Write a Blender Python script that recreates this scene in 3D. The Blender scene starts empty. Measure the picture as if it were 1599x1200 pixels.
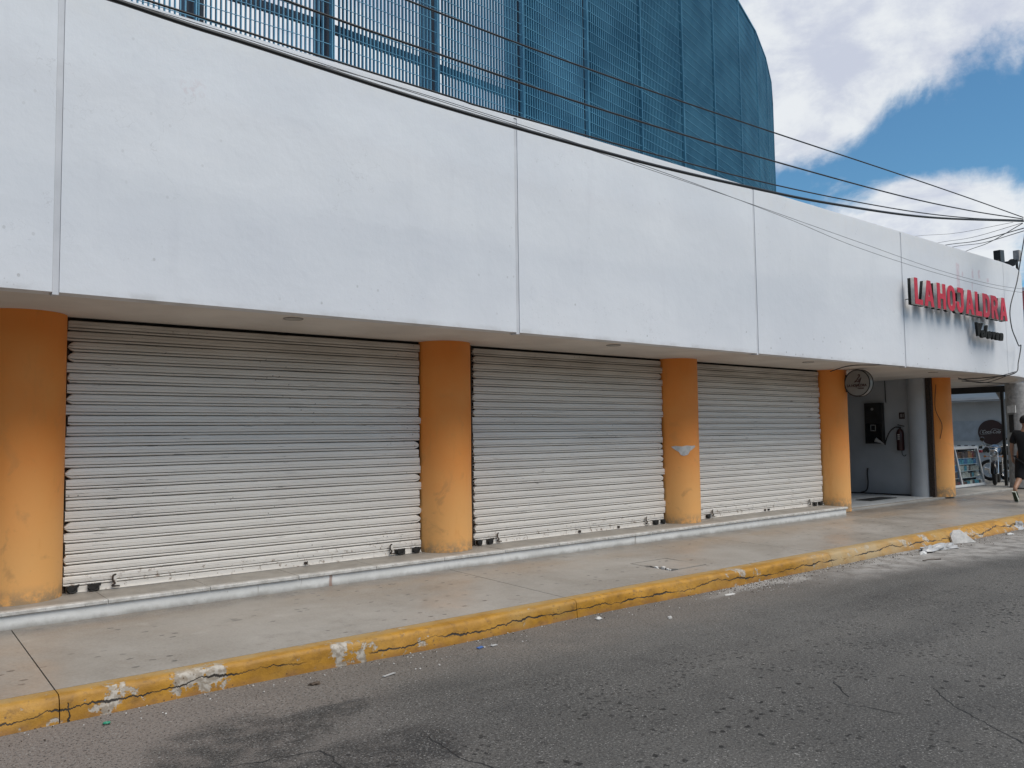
import bpy, bmesh, math, random
from mathutils import Vector, Matrix, noise
R = math.radians
C = bpy.context.scene.collection
scene = bpy.context.scene

# ---------------------------------------------------------------- camera, sky, sun, exposure
cam_d = bpy.data.cameras.new("camera"); cam = bpy.data.objects.new("camera", cam_d); C.objects.link(cam)
cam_d.sensor_width = 36; cam_d.lens = 28.586; cam_d.clip_start = .05; cam_d.clip_end = 3000
YAW, PITCH, ROLL = .6739, .0628, -.0137
fw = Vector((math.sin(YAW)*math.cos(PITCH), math.cos(YAW)*math.cos(PITCH), math.sin(PITCH)))
rt = Vector((math.cos(YAW), -math.sin(YAW), 0)); up = rt.cross(fw)
r2 = math.cos(ROLL)*rt + math.sin(ROLL)*up; u2 = -math.sin(ROLL)*rt + math.cos(ROLL)*up
cam.matrix_world = Matrix(((r2.x, u2.x, -fw.x, 0), (r2.y, u2.y, -fw.y, 0), (r2.z, u2.z, -fw.z, 1.65), (0, 0, 0, 1)))
scene.camera = cam

world = bpy.data.worlds.new("World"); scene.world = world; world.use_nodes = True
wt = world.node_tree; wt.nodes.clear()
SUN_EL, SUN_AZ = R(56), R(165)          # azimuth measured clockwise from +Y
sky = wt.nodes.new('ShaderNodeTexSky'); sky.sky_type = 'NISHITA'; sky.sun_disc = False
sky.sun_elevation = SUN_EL; sky.sun_rotation = SUN_AZ; sky.air_density = 1.1; sky.dust_density = .6; sky.ozone_density = 1.6
sun_d = bpy.data.lights.new("sun", 'SUN'); sun_d.energy = 3.0; sun_d.angle = R(40); sun_d.color = (1, .94, .85)
sun = bpy.data.objects.new("sun", sun_d); C.objects.link(sun)
sd = Vector((math.sin(SUN_AZ)*math.cos(SUN_EL), math.cos(SUN_AZ)*math.cos(SUN_EL), math.sin(SUN_EL)))
sun.rotation_euler = sd.to_track_quat('Z', 'Y').to_euler(); sun.location = (0, -20, 30)
scene.view_settings.view_transform = 'Standard'; scene.view_settings.look = 'None'
scene.view_settings.exposure = 0.0; scene.view_settings.gamma = 1.0

class G:
    """tiny helper to wire shader nodes"""
    def __init__(s, nt): s.nt = nt
    def n(s, t, **kw):
        o = s.nt.nodes.new(t)
        for k, v in kw.items(): setattr(o, k, v)
        return o
    def put(s, sock, v):
        if isinstance(v, bpy.types.NodeSocket): s.nt.links.new(v, sock)
        elif isinstance(v, (tuple, list)) and len(v) == 3 and len(sock.default_value) == 4: sock.default_value = (*v, 1)
        else: sock.default_value = v
    def m(s, op, a, b=0.0, c=0.0):
        o = s.n('ShaderNodeMath', operation=op)
        s.put(o.inputs[0], a); s.put(o.inputs[1], b); s.put(o.inputs[2], c); return o.outputs[0]
    def v(s, op, a, b=(0, 0, 0)):
        o = s.n('ShaderNodeVectorMath', operation=op); s.put(o.inputs[0], a); s.put(o.inputs[1], b)
        return o.outputs['Value'] if op in ('LENGTH', 'DISTANCE', 'DOT_PRODUCT') else o.outputs[0]
    def mix(s, f, a, b, blend='MIX'):
        o = s.n('ShaderNodeMix', data_type='RGBA', blend_type=blend)
        s.put(o.inputs[0], f); s.put(o.inputs[6], a); s.put(o.inputs[7], b); return o.outputs[2]
    def ramp(s, x, a, b, lo=0.0, hi=1.0):
        o = s.n('ShaderNodeMapRange', interpolation_type='SMOOTHSTEP')
        s.put(o.inputs[0], x); s.put(o.inputs[1], a); s.put(o.inputs[2], b); s.put(o.inputs[3], lo); s.put(o.inputs[4], hi)
        return o.outputs[0]
    def noise(s, vec, scale, detail=4, rough=.55, dist=0.0):
        o = s.n('ShaderNodeTexNoise'); s.put(o.inputs['Vector'], vec); o.inputs['Scale'].default_value = scale
        o.inputs['Detail'].default_value = detail; o.inputs['Roughness'].default_value = rough; o.inputs['Distortion'].default_value = dist
        return o.outputs[0]
    def noisec(s, vec, scale, detail=2):
        o = s.n('ShaderNodeTexNoise'); s.put(o.inputs['Vector'], vec); o.inputs['Scale'].default_value = scale
        o.inputs['Detail'].default_value = detail; return o.outputs[1]
    def voro(s, vec, scale, wall=False):
        """2D cell distance, on the ground plane or (wall) on the XZ plane"""
        if wall: q = s.xyz(vec); vec = s.comb(q[0], q[2], 0.0)
        o = s.n('ShaderNodeTexVoronoi', feature='F1', voronoi_dimensions='2D'); s.put(o.inputs['Vector'], vec)
        o.inputs['Scale'].default_value = scale
        return o.outputs['Distance']
    def xyz(s, vec):
        o = s.n('ShaderNodeSeparateXYZ'); s.put(o.inputs[0], vec); return o.outputs
    def comb(s, x, y, z):
        o = s.n('ShaderNodeCombineXYZ'); s.put(o.inputs[0], x); s.put(o.inputs[1], y); s.put(o.inputs[2], z); return o.outputs[0]
    def warp(s, vec, scale, amt):
        c = s.v('SUBTRACT', s.noisec(vec, scale), (.5, .5, .5))
        o = s.n('ShaderNodeVectorMath', operation='SCALE'); s.put(o.inputs[0], c); o.inputs[3].default_value = amt
        return s.v('ADD', vec, o.outputs[0])

# sky: Nishita blue with broken white cloud
g = G(wt)
tc = g.n('ShaderNodeTexCoord'); D = tc.outputs['Generated']
dx, dy, dz = g.xyz(D)
zz = g.m('ADD', g.m('MAXIMUM', dz, 0.0), .12)
cp = g.comb(g.m('DIVIDE', dx, zz), g.m('DIVIDE', dy, zz), 0.0)
cl = g.noise(g.v('ADD', cp, (3.1, 7.7, 0)), 1.05, 9, .56, .35)
cl = g.m('ADD', cl, g.m('MULTIPLY', g.m('SUBTRACT', g.noise(g.v('ADD', D, (2, 1, 5)), 9.0, 8, .62, .3), .5), .75))
def lobe(d, r0, amt):
    global cl
    dist = g.v('DISTANCE', D, d)
    cl = g.m('ADD', cl, g.ramp(dist, 0.0, r0, amt, 0.0))
for d, r0, a in [((.877, .356, .300), .13, -.42), ((.82, .491, .280), .10, -.34), ((.915, .30, .285), .10, -.36), ((.85, .42, .30), .10, -.25), ((.928, .321, .188), .07, -.30),
                 ((.833, .378, .403), .26, .20), ((.81, .459, .355), .13, .22), ((.906, .34, .235), .13, .44), ((.873, .418, .230), .09, .34),
                 ((.38, .804, .458), .6, .25), ((.753, .482, .449), .28, .22)]:
    lobe(d, r0, a)
cover = g.ramp(cl, .42, .64)
shade = g.ramp(g.m('ADD', g.noise(g.v('ADD', cp, (9.4, 1.7, 3)), 3.1, 8, .62, .3), g.m('MULTIPLY', g.m('SUBTRACT', g.noise(g.v('ADD', D, (7, 3, 5)), 11.0, 6, .6), .5), .6)), .32, .62)
ccol = g.mix(shade, (5.9, 6.3, 7.4), (8.3, 8.6, 8.9))
skyc = g.mix(1.0, sky.outputs[0], (.62, 1.0, 1.15), 'MULTIPLY')
col = g.mix(g.m('MULTIPLY', cover, .97), skyc, ccol)
bg = g.n('ShaderNodeBackground'); g.put(bg.inputs[0], col); bg.inputs[1].default_value = .1
wo = g.n('ShaderNodeOutputWorld'); wt.links.new(bg.outputs[0], wo.inputs[0])

# ---------------------------------------------------------------- materials
MATS = {}
def mat(name, fn):
    m = bpy.data.materials.new(name); m.use_nodes = True; nt = m.node_tree
    b = nt.nodes['Principled BSDF']; g = G(nt)
    geo = g.n('ShaderNodeNewGeometry'); fn(g, b, geo.outputs['Position']); MATS[name] = m; return m
def bump(g, b, h, strength, dist=.01):
    o = g.n('ShaderNodeBump'); g.put(o.inputs['Height'], h); o.inputs['Strength'].default_value = strength; o.inputs['Distance'].default_value = dist
    g.nt.links.new(o.outputs[0], b.inputs['Normal'])
def plain(name, col, rough=.6, var=.12, scale=9, metal=0.0, bmp=.1, spec=.5, bscale=90):
    def f(g, b, P):
        n1 = g.noise(P, scale, 5)
        g.put(b.inputs['Base Color'], g.mix(g.ramp(n1, .3, .7), tuple(c*(1-var) for c in col), tuple(min(1, c*(1+var)) for c in col)))
        b.inputs['Roughness'].default_value = rough; b.inputs['Metallic'].default_value = metal
        b.inputs['Specular IOR Level'].default_value = spec
        if bmp: bump(g, b, g.noise(P, bscale, 3), bmp, .003)
    return mat(name, f)
def rect(g, x, z, x0, x1, z0, z1, s):
    a = g.m('MULTIPLY', g.ramp(x, x0-s, x0+s), g.ramp(x, x1-s, x1+s, 1, 0))
    return g.m('MULTIPLY', a, g.m('MULTIPLY', g.ramp(z, z0-s, z0+s), g.ramp(z, z1-s, z1+s, 1, 0)))
def mx(g, a, b): return g.m('MAXIMUM', a, b)

def f_fascia(g, b, P):
    x, y, z = g.xyz(P)
    base = g.mix(g.ramp(g.noise(P, .55, 4), .3, .7), (.66, .675, .71), (.735, .745, .77))
    base = g.mix(g.ramp(g.noise(g.v('MULTIPLY', P, (1, 1, .12)), 5, 5, .6), .55, .8, 0, .22), base, (.56, .565, .60))
    base = g.mix(g.ramp(g.noise(g.v('MULTIPLY', P, (.25, 1, 1.6)), 1.1, 3, .5), .45, .75, 0, .20), base, (.60, .61, .66))
    # weathered band along the coping
    base = g.mix(g.m('MULTIPLY', g.ramp(z, 4.70, 5.02), g.ramp(g.noise(P, 6, 6, .65), .35, .7, .15, .55)), base, (.70, .69, .68))
    # chipped plaster, denser low down
    Pw = g.v('MULTIPLY', P, (1, 1, .8))
    chips = g.ramp(g.voro(Pw, 3.6, True), .03, .045, 1, 0)
    sel = g.ramp(g.noise(P, 1.3, 2), .5, .62)
    low = g.ramp(z, 2.75, 3.5, 1, .25)
    base = g.mix(g.m('MULTIPLY', g.m('MULTIPLY', chips, sel), g.m('MULTIPLY', low, .75)), base, (.32, .31, .30))
    chips2 = g.m('MULTIPLY', g.ramp(g.voro(g.v('ADD', P, (5, 0, 2)), 9, True), .03, .06, 1, 0), g.ramp(g.noise(P, .9, 2), .55, .6))
    base = g.mix(g.m('MULTIPLY', chips2, g.m('MULTIPLY', low, .4)), base, (.42, .41, .41))
    stk = g.m('MULTIPLY', g.ramp(g.noise(g.v('MULTIPLY', P, (1, 1, .035)), 14, 6, .75), .60, .78), g.ramp(z, 3.6, 5.05, 0, .24))
    base = g.mix(stk, base, (.44, .43, .42))
    hc = g.m('ABSOLUTE', g.m('SUBTRACT', g.noise(g.v('ADD', P, (11, 0, 4)), .8, 6, .6), .5))
    base = g.mix(g.m('MULTIPLY', g.ramp(hc, .0005, .0016, 1, 0), g.ramp(g.noise(P, .6, 2), .52, .6, 0, .35)), base, (.45, .45, .46))
    # pink ghosts of an older sign
    wp = g.warp(P, 9, .05); wx, wy, wz = g.xyz(wp)
    gh = rect(g, wx, wz, 16.12, 16.25, 4.30, 4.80, .03)
    for r in [(16.80, 16.88, 4.58, 4.76), (17.09, 17.19, 4.60, 4.78), (16.78, 16.82, 4.32, 4.50), (16.36, 16.41, 4.55, 4.66), (17.5, 17.6, 4.58, 4.66)]:
        gh = mx(g, gh, rect(g, wx, wz, *r, .02))
    gh = g.m('MULTIPLY', gh, g.ramp(g.noise(P, 14, 4), .3, .6, .2, .75))
    base = g.mix(g.m('MULTIPLY', gh, .7), base, (.56, .38, .42))
    gh2 = g.m('MULTIPLY', rect(g, wx, wz, 1.93, 2.12, 4.44, 4.58, .03), g.ramp(g.noise(P, 22, 4), .45, .62))
    base = g.mix(g.m('MULTIPLY', gh2, .3), base, (.55, .44, .45))
    # dirty drip edge along the bottom
    base = g.mix(g.m('MULTIPLY', g.ramp(z, 2.74, 2.80, 1, 0), g.ramp(g.noise(P, 5, 4), .4, .7, .1, .5)), base, (.45, .44, .43))
    g.put(b.inputs['Base Color'], base); b.inputs['Roughness'].default_value = .75
    h = g.m('ADD', g.noise(P, 14, 5, .6), g.m('MULTIPLY', g.noise(P, 1.2, 3), 6))
    bump(g, b, h, .18, .012)
mat('white_render', f_fascia)

def f_soffit(g, b, P):
    base = g.mix(g.ramp(g.noise(P, 1.5, 5), .3, .7), (.60, .555, .505), (.70, .655, .60))
    base = g.mix(g.ramp(g.noise(P, 5, 6, .7), .6, .8, 0, .35), base, (.38, .35, .32))
    g.put(b.inputs['Base Color'], base); b.inputs['Roughness'].default_value = .85
    bump(g, b, g.noise(P, 30, 4), .15, .005)
mat('soffit_paint', f_soffit)

def f_col(g, b, P):
    x, y, z = g.xyz(P)
    soffit_shade = g.ramp(g.m('ADD', z, g.m('MULTIPLY', g.noise(P, 2, 4), .5)), .7, 2.1)       # redder shade tone under the soffit, painted in by height
    base = g.mix(soffit_shade, (.78, .405, .135), (.87, .275, .042))
    base = g.mix(g.ramp(g.noise(P, 2.2, 5), .3, .7, 0, .25), base, (.84, .40, .11))
    base = g.mix(g.ramp(g.noise(g.v('MULTIPLY', P, (1, 1, .25)), 6, 5, .65), .55, .8, 0, .5), base, (.66, .26, .055))
    smear = g.m('MULTIPLY', g.ramp(g.noise(g.v('ADD', P, (4, 2, 0)), 3.6, 5, .6, .6), .56, .70), g.ramp(z, .5, 1.9, .9, .2))
    base = g.mix(g.m('MULTIPLY', smear, .55), base, (.42, .22, .085))
    scr = g.ramp(g.noise(g.v('MULTIPLY', P, (1, 1, 3)), 26, 3, .6), .70, .76, 0, .5)
    base = g.mix(g.m('MULTIPLY', scr, g.ramp(z, .4, 1.6, 1, .1)), base, (.28, .17, .09))
    base = g.mix(g.m('MULTIPLY', g.ramp(z, .33, .50, 1, 0), g.ramp(g.noise(P, 12, 5, .65), .35, .6)), base, (.36, .24, .13))
    g.put(b.inputs['Base Color'], base); b.inputs['Roughness'].default_value = .62
    bump(g, b, g.m('ADD', g.noise(P, 22, 5), g.m('MULTIPLY', g.noise(P, 4, 2), 3)), .15, .006)
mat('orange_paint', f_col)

def f_slat(g, b, P):
    x, y, z = g.xyz(P)
    Ps = g.v('MULTIPLY', P, (.22, 1, 3.0))
    base = g.mix(g.ramp(g.noise(Ps, 3, 6, .6), .3, .7), (.76, .715, .655), (.86, .815, .75))
    base = g.mix(g.ramp(g.noise(g.v('MULTIPLY', P, (.3, 1, 11)), 4.5, 5, .65), .57, .70, 0, .5), base, (.42, .39, .36))
    sc = g.m('MULTIPLY', g.ramp(g.noise(g.v('MULTIPLY', P, (.35, 1, 8)), 9, 4, .6), .645, .69), g.ramp(g.noise(P, 1.3, 2), .42, .56))
    base = g.mix(g.m('MULTIPLY', sc, .85), base, (.10, .085, .07))
    dots = g.m('MULTIPLY', g.ramp(g.voro(P, 7, True), .035, .06, 1, 0), g.ramp(g.noise(g.v('ADD', P, (7, 1, 2)), 1.6, 2), .56, .62))
    base = g.mix(g.m('MULTIPLY', dots, .7), base, (.14, .12, .10))
    # brownish grime plus painted-in shade, stronger towards the soffit
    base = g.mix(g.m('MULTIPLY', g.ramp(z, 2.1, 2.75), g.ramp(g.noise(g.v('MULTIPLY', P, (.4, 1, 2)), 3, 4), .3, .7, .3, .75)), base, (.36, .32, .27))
    base = g.mix(g.m('MULTIPLY', g.ramp(z, .42, .56, 1, 0), g.ramp(g.noise(P, 16, 5, .7), .55, .68, 0, .8)), base, (.20, .12, .07))
    g.put(b.inputs['Base Color'], base); b.inputs['Roughness'].default_value = .5
    bump(g, b, g.noise(g.v('MULTIPLY', P, (.5, 1, 2)), 14, 5), .22, .008)
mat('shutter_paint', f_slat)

def f_walk(g, b, P):
    x, y, z = g.xyz(P)
    base = g.mix(g.ramp(g.noise(P, .8, 6, .6, .4), .32, .68), (.225, .20, .170), (.315, .29, .258))
    base = g.mix(g.m('MULTIPLY', g.ramp(y, 6.3, 7.2), g.ramp(g.noise(g.v('MULTIPLY', P, (.5, 1, 1)), 1.4, 5), .38, .68, .2, .9)), base, (.255, .19, .13))
    base = g.mix(g.ramp(g.noise(g.v('MULTIPLY', P, (.45, 1.6, 1)), 5, 6, .65), .54, .75, 0, .35), base, (.19, .165, .145))
    base = g.mix(g.m('MULTIPLY', g.ramp(y, 7.15, 7.44), g.ramp(g.noise(P, 6, 5), .3, .65, .35, .95)), base, (.15, .135, .12))
    sp = g.m('MULTIPLY', g.ramp(g.voro(g.v('MULTIPLY', g.warp(P, 25, .03), (.8, 1.3, 1)), 4.6), .075, .10, 1, 0), g.ramp(g.noise(g.v('ADD', P, (3, 3, 0)), 2.2, 2), .46, .56))
    base = g.mix(g.m('MULTIPLY', sp, .92), base, (.065, .058, .05))
    sp2 = g.m('MULTIPLY', g.ramp(g.voro(g.v('ADD', P, (1, 5, 0)), 9), .05, .09, 1, 0), g.ramp(g.noise(P, 3, 2), .5, .62))
    base = g.mix(g.m('MULTIPLY', sp2, .55), base, (.11, .095, .085))
    base = g.mix(g.ramp(g.noise(g.v('ADD', P, (8, 8, 0)), 2.4, 7, .7), .56, .70, 0, .5), base, (.155, .135, .115))
    base = g.mix(g.ramp(g.noise(g.v('ADD', P, (1, 8, 0)), 3.4, 7, .7), .58, .72, 0, .5), base, (.40, .375, .34))
    # old yellow overspray close to the kerb
    ye = g.m('MULTIPLY', g.ramp(g.m('ADD', y, g.m('MULTIPLY', g.noise(P, 3, 4), .12)), 5.56, 5.72, 1, 0), g.ramp(g.noise(P, 7, 5), .3, .62, .25, .9))
    base = g.mix(g.m('MULTIPLY', ye, .85), base, (.36, .25, .115))
    tint = g.m('ADD', g.noise(P, 60, 3), 0.0)
    base = g.mix(g.ramp(tint, .35, .65, 0, .18), base, (.5, .47, .44))
    g.put(b.inputs['Base Color'], base)
    g.put(b.inputs['Roughness'], g.ramp(g.noise(P, 1.7, 5), .3, .7, .30, .55))
    b.inputs['Specular IOR Level'].default_value = .6
    bump(g, b, g.noise(P, 8, 6, .6), .14, .008)
mat('worn_concrete', f_walk)

def f_kerb(g, b, P):
    x, y, z = g.xyz(P)
    base = g.mix(g.ramp(g.noise(P, 5, 6, .65), .3, .7), (.30, .145, .012), (.46, .23, .020))
    base = g.mix(g.ramp(g.noise(P, 1.1, 3), .50, .68, 0, .8), base, (.36, .225, .065))
    base = g.mix(g.ramp(g.noise(g.v('MULTIPLY', P, (1, 1, 1.5)), 13, 6, .7), .52, .68, 0, .55), base, (.15, .08, .022))
    base = g.mix(g.m('MULTIPLY', g.ramp(z, .0, .06, 1, 0), g.ramp(g.noise(P, 9, 5), .35, .65, .1, .75)), base, (.30, .15, .06))
    # flaked paint showing cement
    fl = g.m('ADD', g.noise(P, 7, 6, .7), g.m('MULTIPLY', g.noise(g.v('ADD', P, (3, 0, 0)), .9, 2), .55))
    fl = g.m('ADD', fl, g.ramp(g.v('DISTANCE', P, (1.80, 5.44, .10)), .0, .34, .30, 0))
    fl = g.m('ADD', fl, g.ramp(g.v('DISTANCE', P, (1.22, 5.44, .08)), .0, .14, .20, 0))
    fl = g.m('ADD', fl, g.ramp(g.v('DISTANCE', P, (2.75, 5.46, .08)), .0, .22, .20, 0))
    fl = g.m('ADD', fl, g.ramp(g.v('DISTANCE', P, (11.9, 5.42, .12)), .0, .40, .16, 0))
    flm = g.ramp(fl, .895, .935)
    base = g.mix(g.m('MULTIPLY', flm, .9), base, g.mix(g.ramp(g.noise(P, 30, 3), .4, .6), (.26, .235, .20), (.44, .42, .38)))
    # dusty, bleached stretch
    base = g.mix(g.m('MULTIPLY', rect(g, x, y, 8.9, 11.2, 4.5, 6, .7), g.ramp(g.noise(P, 3, 5), .3, .6, .3, .85)), base, (.40, .31, .18))
    # long wandering crack along the face
    cx = g.comb(x, 0.0, 0.0)
    path = g.m('ADD', .045, g.m('MULTIPLY', g.m('SUBTRACT', g.noise(cx, .8, 12, .72), .42), .32))
    d = g.m('ABSOLUTE', g.m('SUBTRACT', z, path))
    wdt = g.ramp(g.noise(cx, 3, 3), .35, .65,   .0012, .0100)
    cr = g.m('MULTIPLY', g.ramp(g.m('DIVIDE', d, wdt), .6, 1.1, 1, 0), g.ramp(g.noise(g.v('ADD', cx, (9, 0, 0)), .9, 3), .40, .45))
    cr2 = g.m('MULTIPLY', g.ramp(g.m('ABSOLUTE', g.m('SUBTRACT', g.m('ADD', x, g.m('MULTIPLY', g.noise(P, 16, 3), .05)), 1.02)), .003, .006, 1, 0), g.ramp(z, .1, .11, 1, 0))
    cr = mx(g, cr, cr2)
    base = g.mix(cr, base, (.025, .02, .015))
    pits = g.m('MULTIPLY', g.ramp(g.voro(P, 20, True), .08, .13, 1, 0), g.ramp(g.noise(P, 5, 2), .55, .64))
    base = g.mix(g.m('MULTIPLY', pits, .8), base, (.10, .06, .03))
    base = g.mix(g.m('MULTIPLY', g.ramp(y, 5.50, 5.60), g.ramp(g.noise(P, 5, 6, .65), .3, .65, .35, .95)), base, (.34, .235, .105))
    g.put(b.inputs['Base Color'], base); b.inputs['Roughness'].default_value = .6
    h = g.m('SUBTRACT', g.m('SUBTRACT', g.noise(P, 12, 6, .65), g.m('MULTIPLY', cr, 1.6)), g.m('MULTIPLY', flm, .35))
    bump(g, b, h, .55, .012)
mat('kerb_yellow', f_kerb)

def f_plinth(g, b, P):
    x, y, z = g.xyz(P)
    base = g.mix(g.ramp(g.noise(P, 3, 6, .65), .3, .7), (.62, .62, .60), (.76, .76, .74))
    base = g.mix(g.m('MULTIPLY', g.ramp(g.m('ADD', z, g.m('MULTIPLY', g.noise(P, 9, 5, .65), -.07)), .14, .21, 1, 0), .85), base, (.24, .225, .20))
    st = g.m('MULTIPLY', g.ramp(g.noise(g.v('MULTIPLY', P, (1, 1, .08)), 16, 3), .66, .72), .7)
    base = g.mix(st, base, (.27, .25, .22))
    base = g.mix(g.ramp(g.noise(P, 24, 4, .7), .62, .70, 0, .6), base, (.33, .31, .28))
    rs = g.m('MULTIPLY', rect(g, g.m('ADD', x, g.m('MULTIPLY', g.noise(P, 14, 2), .03)), z, 3.66, 3.69, .18, .31, .006), .7)
    base = g.mix(rs, base, (.28, .14, .09))
    g.put(b.inputs['Base Color'], base); b.inputs['Roughness'].default_value = .7
    bump(g, b, g.noise(P, 26, 5, .65), .35, .006)
mat('plinth_paint', f_plinth)

def f_nose(g, b, P):
    x, y, z = g.xyz(P)
    base = g.mix(g.ramp(g.noise(P, 14, 6, .7), .35, .65), (.40, .385, .36), (.60, .59, .565))
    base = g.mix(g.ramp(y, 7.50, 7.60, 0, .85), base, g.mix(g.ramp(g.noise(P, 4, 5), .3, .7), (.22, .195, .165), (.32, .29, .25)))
    base = g.mix(g.ramp(g.noise(P, 40, 3, .7), .62, .7, 0, .7), base, (.18, .165, .15))
    g.put(b.inputs['Base Color'], base); b.inputs['Roughness'].default_value = .55
    bump(g, b, g.noise(P, 35, 4), .3, .004)
mat('nosing_stone', f_nose)

def ell(g, P, c, rx, ry, soft=.35):
    d = g.v('LENGTH', g.v('DIVIDE', g.v('SUBTRACT', P, (c[0], c[1], 0)), (rx, ry, 1.0)))
    return g.ramp(d, 1-soft, 1+soft, 1, 0)
def seg(g, P, a, bb, w):
    """distance mask to a segment a-b on the ground"""
    ax, ay = a; L = math.hypot(bb[0]-ax, bb[1]-ay); ux, uy = (bb[0]-ax)/L, (bb[1]-ay)/L
    q = g.v('SUBTRACT', P, (ax, ay, 0)); t = g.v('DOT_PRODUCT', q, (ux, uy, 0)); s = g.v('DOT_PRODUCT', q, (-uy, ux, 0))
    return g.m('MULTIPLY', g.ramp(g.m('ABSOLUTE', s), w*.5, w, 1, 0), g.m('MULTIPLY', g.ramp(t, -w, w), g.ramp(t, L-w, L+w, 1, 0)))
def f_road(g, b, P):
    x, y, z = g.xyz(P)
    W = g.warp(P, 1.6, .55); W2 = g.warp(P, 5, .12)
    base = g.mix(g.ramp(g.noise(P, .35, 5, .6), .3, .7), (.064, .061, .057), (.106, .101, .094))
    base = g.mix(g.ramp(g.noise(g.v('MULTIPLY', P, (.3, 1.3, 1)), 1.1, 5), .45, .75, 0, .5), base, (.050, .049, .048))
    base = g.mix(g.ramp(g.noise(g.v('MULTIPLY', P, (.12, .9, 1)), 1.3, 4), .42, .66, 0, .6), base, (.125, .118, .108))
    base = g.mix(g.ramp(g.noise(P, 3.2, 6, .7), .52, .72, 0, .5), base, (.042, .040, .038))
    # dusty paler gutter strip
    dust = g.m('MULTIPLY', g.ramp(g.m('ADD', y, g.m('MULTIPLY', g.noise(P, .8, 4), .9)), 4.7, 5.7), g.ramp(g.noise(P, 2.5, 5), .25, .6, .45, 1))
    base = g.mix(g.m('MULTIPLY', dust, .8), base, (.165, .142, .122))
    pale = g.m('MULTIPLY', g.ramp(x, 3.2, 1.0, 0, 1), g.ramp(y, 2.6, 4.6))
    base = g.mix(g.m('MULTIPLY', pale, .75), base, (.20, .168, .148))
    # dark oil patches at lower left
    dk = ell(g, W, (1.75, 4.55), .55, .30)
    for c, rx, ry in [((2.15, 4.62), .45, .14), ((1.45, 4.25), .5, .28), ((2.35, 3.80), .28, .22), ((1.9, 3.75), .5, .35), ((1.2, 3.9), .5, .3), ((1.75, 3.3), .45, .4)]:
        dk = mx(g, dk, ell(g, W, c, rx, ry))
    dk = g.m('MULTIPLY', dk, g.ramp(g.noise(P, 7, 5), .3, .62, .35, 1))
    base = g.mix(g.m('MULTIPLY', dk, .82), base, (.028, .0275, .027))
    dk2 = mx(g, ell(g, W2, (2.42, 3.78), .10, .20, .3), ell(g, W2, (2.25, 4.72), .22, .04, .5))
    base = g.mix(g.m('MULTIPLY', dk2, .6), base, (.03, .03, .03))
    # aggregate
    ag = g.voro(P, 130); ag2 = g.noise(P, 75, 3, .8)
    base = g.mix(g.ramp(ag2, .53, .63, 0, .6), base, (.23, .222, .21))
    base = g.mix(g.ramp(g.noise(g.v('ADD', P, (2, 2, 2)), 55, 4, .8), .52, .62, 0, .85), base, (.014, .0135, .013))
    base = g.mix(g.m('MULTIPLY', g.ramp(g.voro(g.warp(P, 20, .05), 27), .07, .13, 1, 0), g.ramp(g.noise(P, 4, 3), .4, .6, .1, .6)), base, (.36, .35, .33))
    # pits
    pit = g.m('MULTIPLY', g.ramp(g.voro(g.warp(P, 26, .055), 5.5), .07, .115, 1, 0), g.ramp(g.noise(g.v('ADD', P, (5, 2, 0)), 1.3, 4, .6), .47, .56))
    pit = g.m('MULTIPLY', pit, g.ramp(y, 3.2, 4.4, 1, 0))
    pit2 = g.m('MULTIPLY', g.ramp(g.voro(g.warp(P, 45, .035), 13.0), .12, .20, 1, 0), g.ramp(g.noise(g.v('ADD', P, (1, 9, 0)), 1.6, 4, .6), .48, .60))
    pit = mx(g, pit, g.m('MULTIPLY', pit2, g.ramp(y, 3.6, 4.8, .9, .1)))
    base = g.mix(g.m('MULTIPLY', pit, .92), base, (.014, .013, .012))
    # cracks
    W3 = g.warp(P, 9, .07)
    ck = seg(g, W3, (5.05, 2.97), (4.83, 2.75), .008)
    for a, bb in [((4.69, 2.73), (4.78, 2.38)), ((5.13, 2.24), (4.80, 1.76)), ((5.4, 2.5), (5.13, 2.24)), ((2.48, 3.90), (2.44, 3.52)), ((2.44, 3.52), (2.50, 3.31)), ((1.94, 4.10), (1.94, 3.80)), ((1.5, 4.2), (1.94, 4.1))]:
        ck = mx(g, ck, seg(g, W3, a, bb, .007))
    base = g.mix(ck, base, (.02, .02, .02))
    # spilled pale plaster dust by the kerb
    pw = mx(g, ell(g, W, (10.9, 5.08), 2.1, .42, .6), ell(g, W, (12.9, 4.75), 2.4, .45, .7))
    pw = mx(g, pw, ell(g, W, (7.7, 5.32), .9, .12, .6))
    pw = g.m('MULTIPLY', pw, g.ramp(g.noise(P, 4.5, 6, .65), .30, .62, .1, .95))
    base = g.mix(g.m('MULTIPLY', pw, .85), base, (.36, .345, .325))
    g.put(b.inputs['Base Color'], base)
    g.put(b.inputs['Roughness'], g.ramp(dk, 0.0, 1.0, .86, .62)); b.inputs['Specular IOR Level'].default_value = .35
    h = g.m('SUBTRACT', g.m('ADD', g.m('MULTIPLY', g.noise(P, 120, 3), .8), g.noise(P, 9, 4)), g.m('MULTIPLY', mx(g, pit, ck), 1.6))
    bump(g, b, h, .7, .006)
mat('asphalt', f_road)

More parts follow.
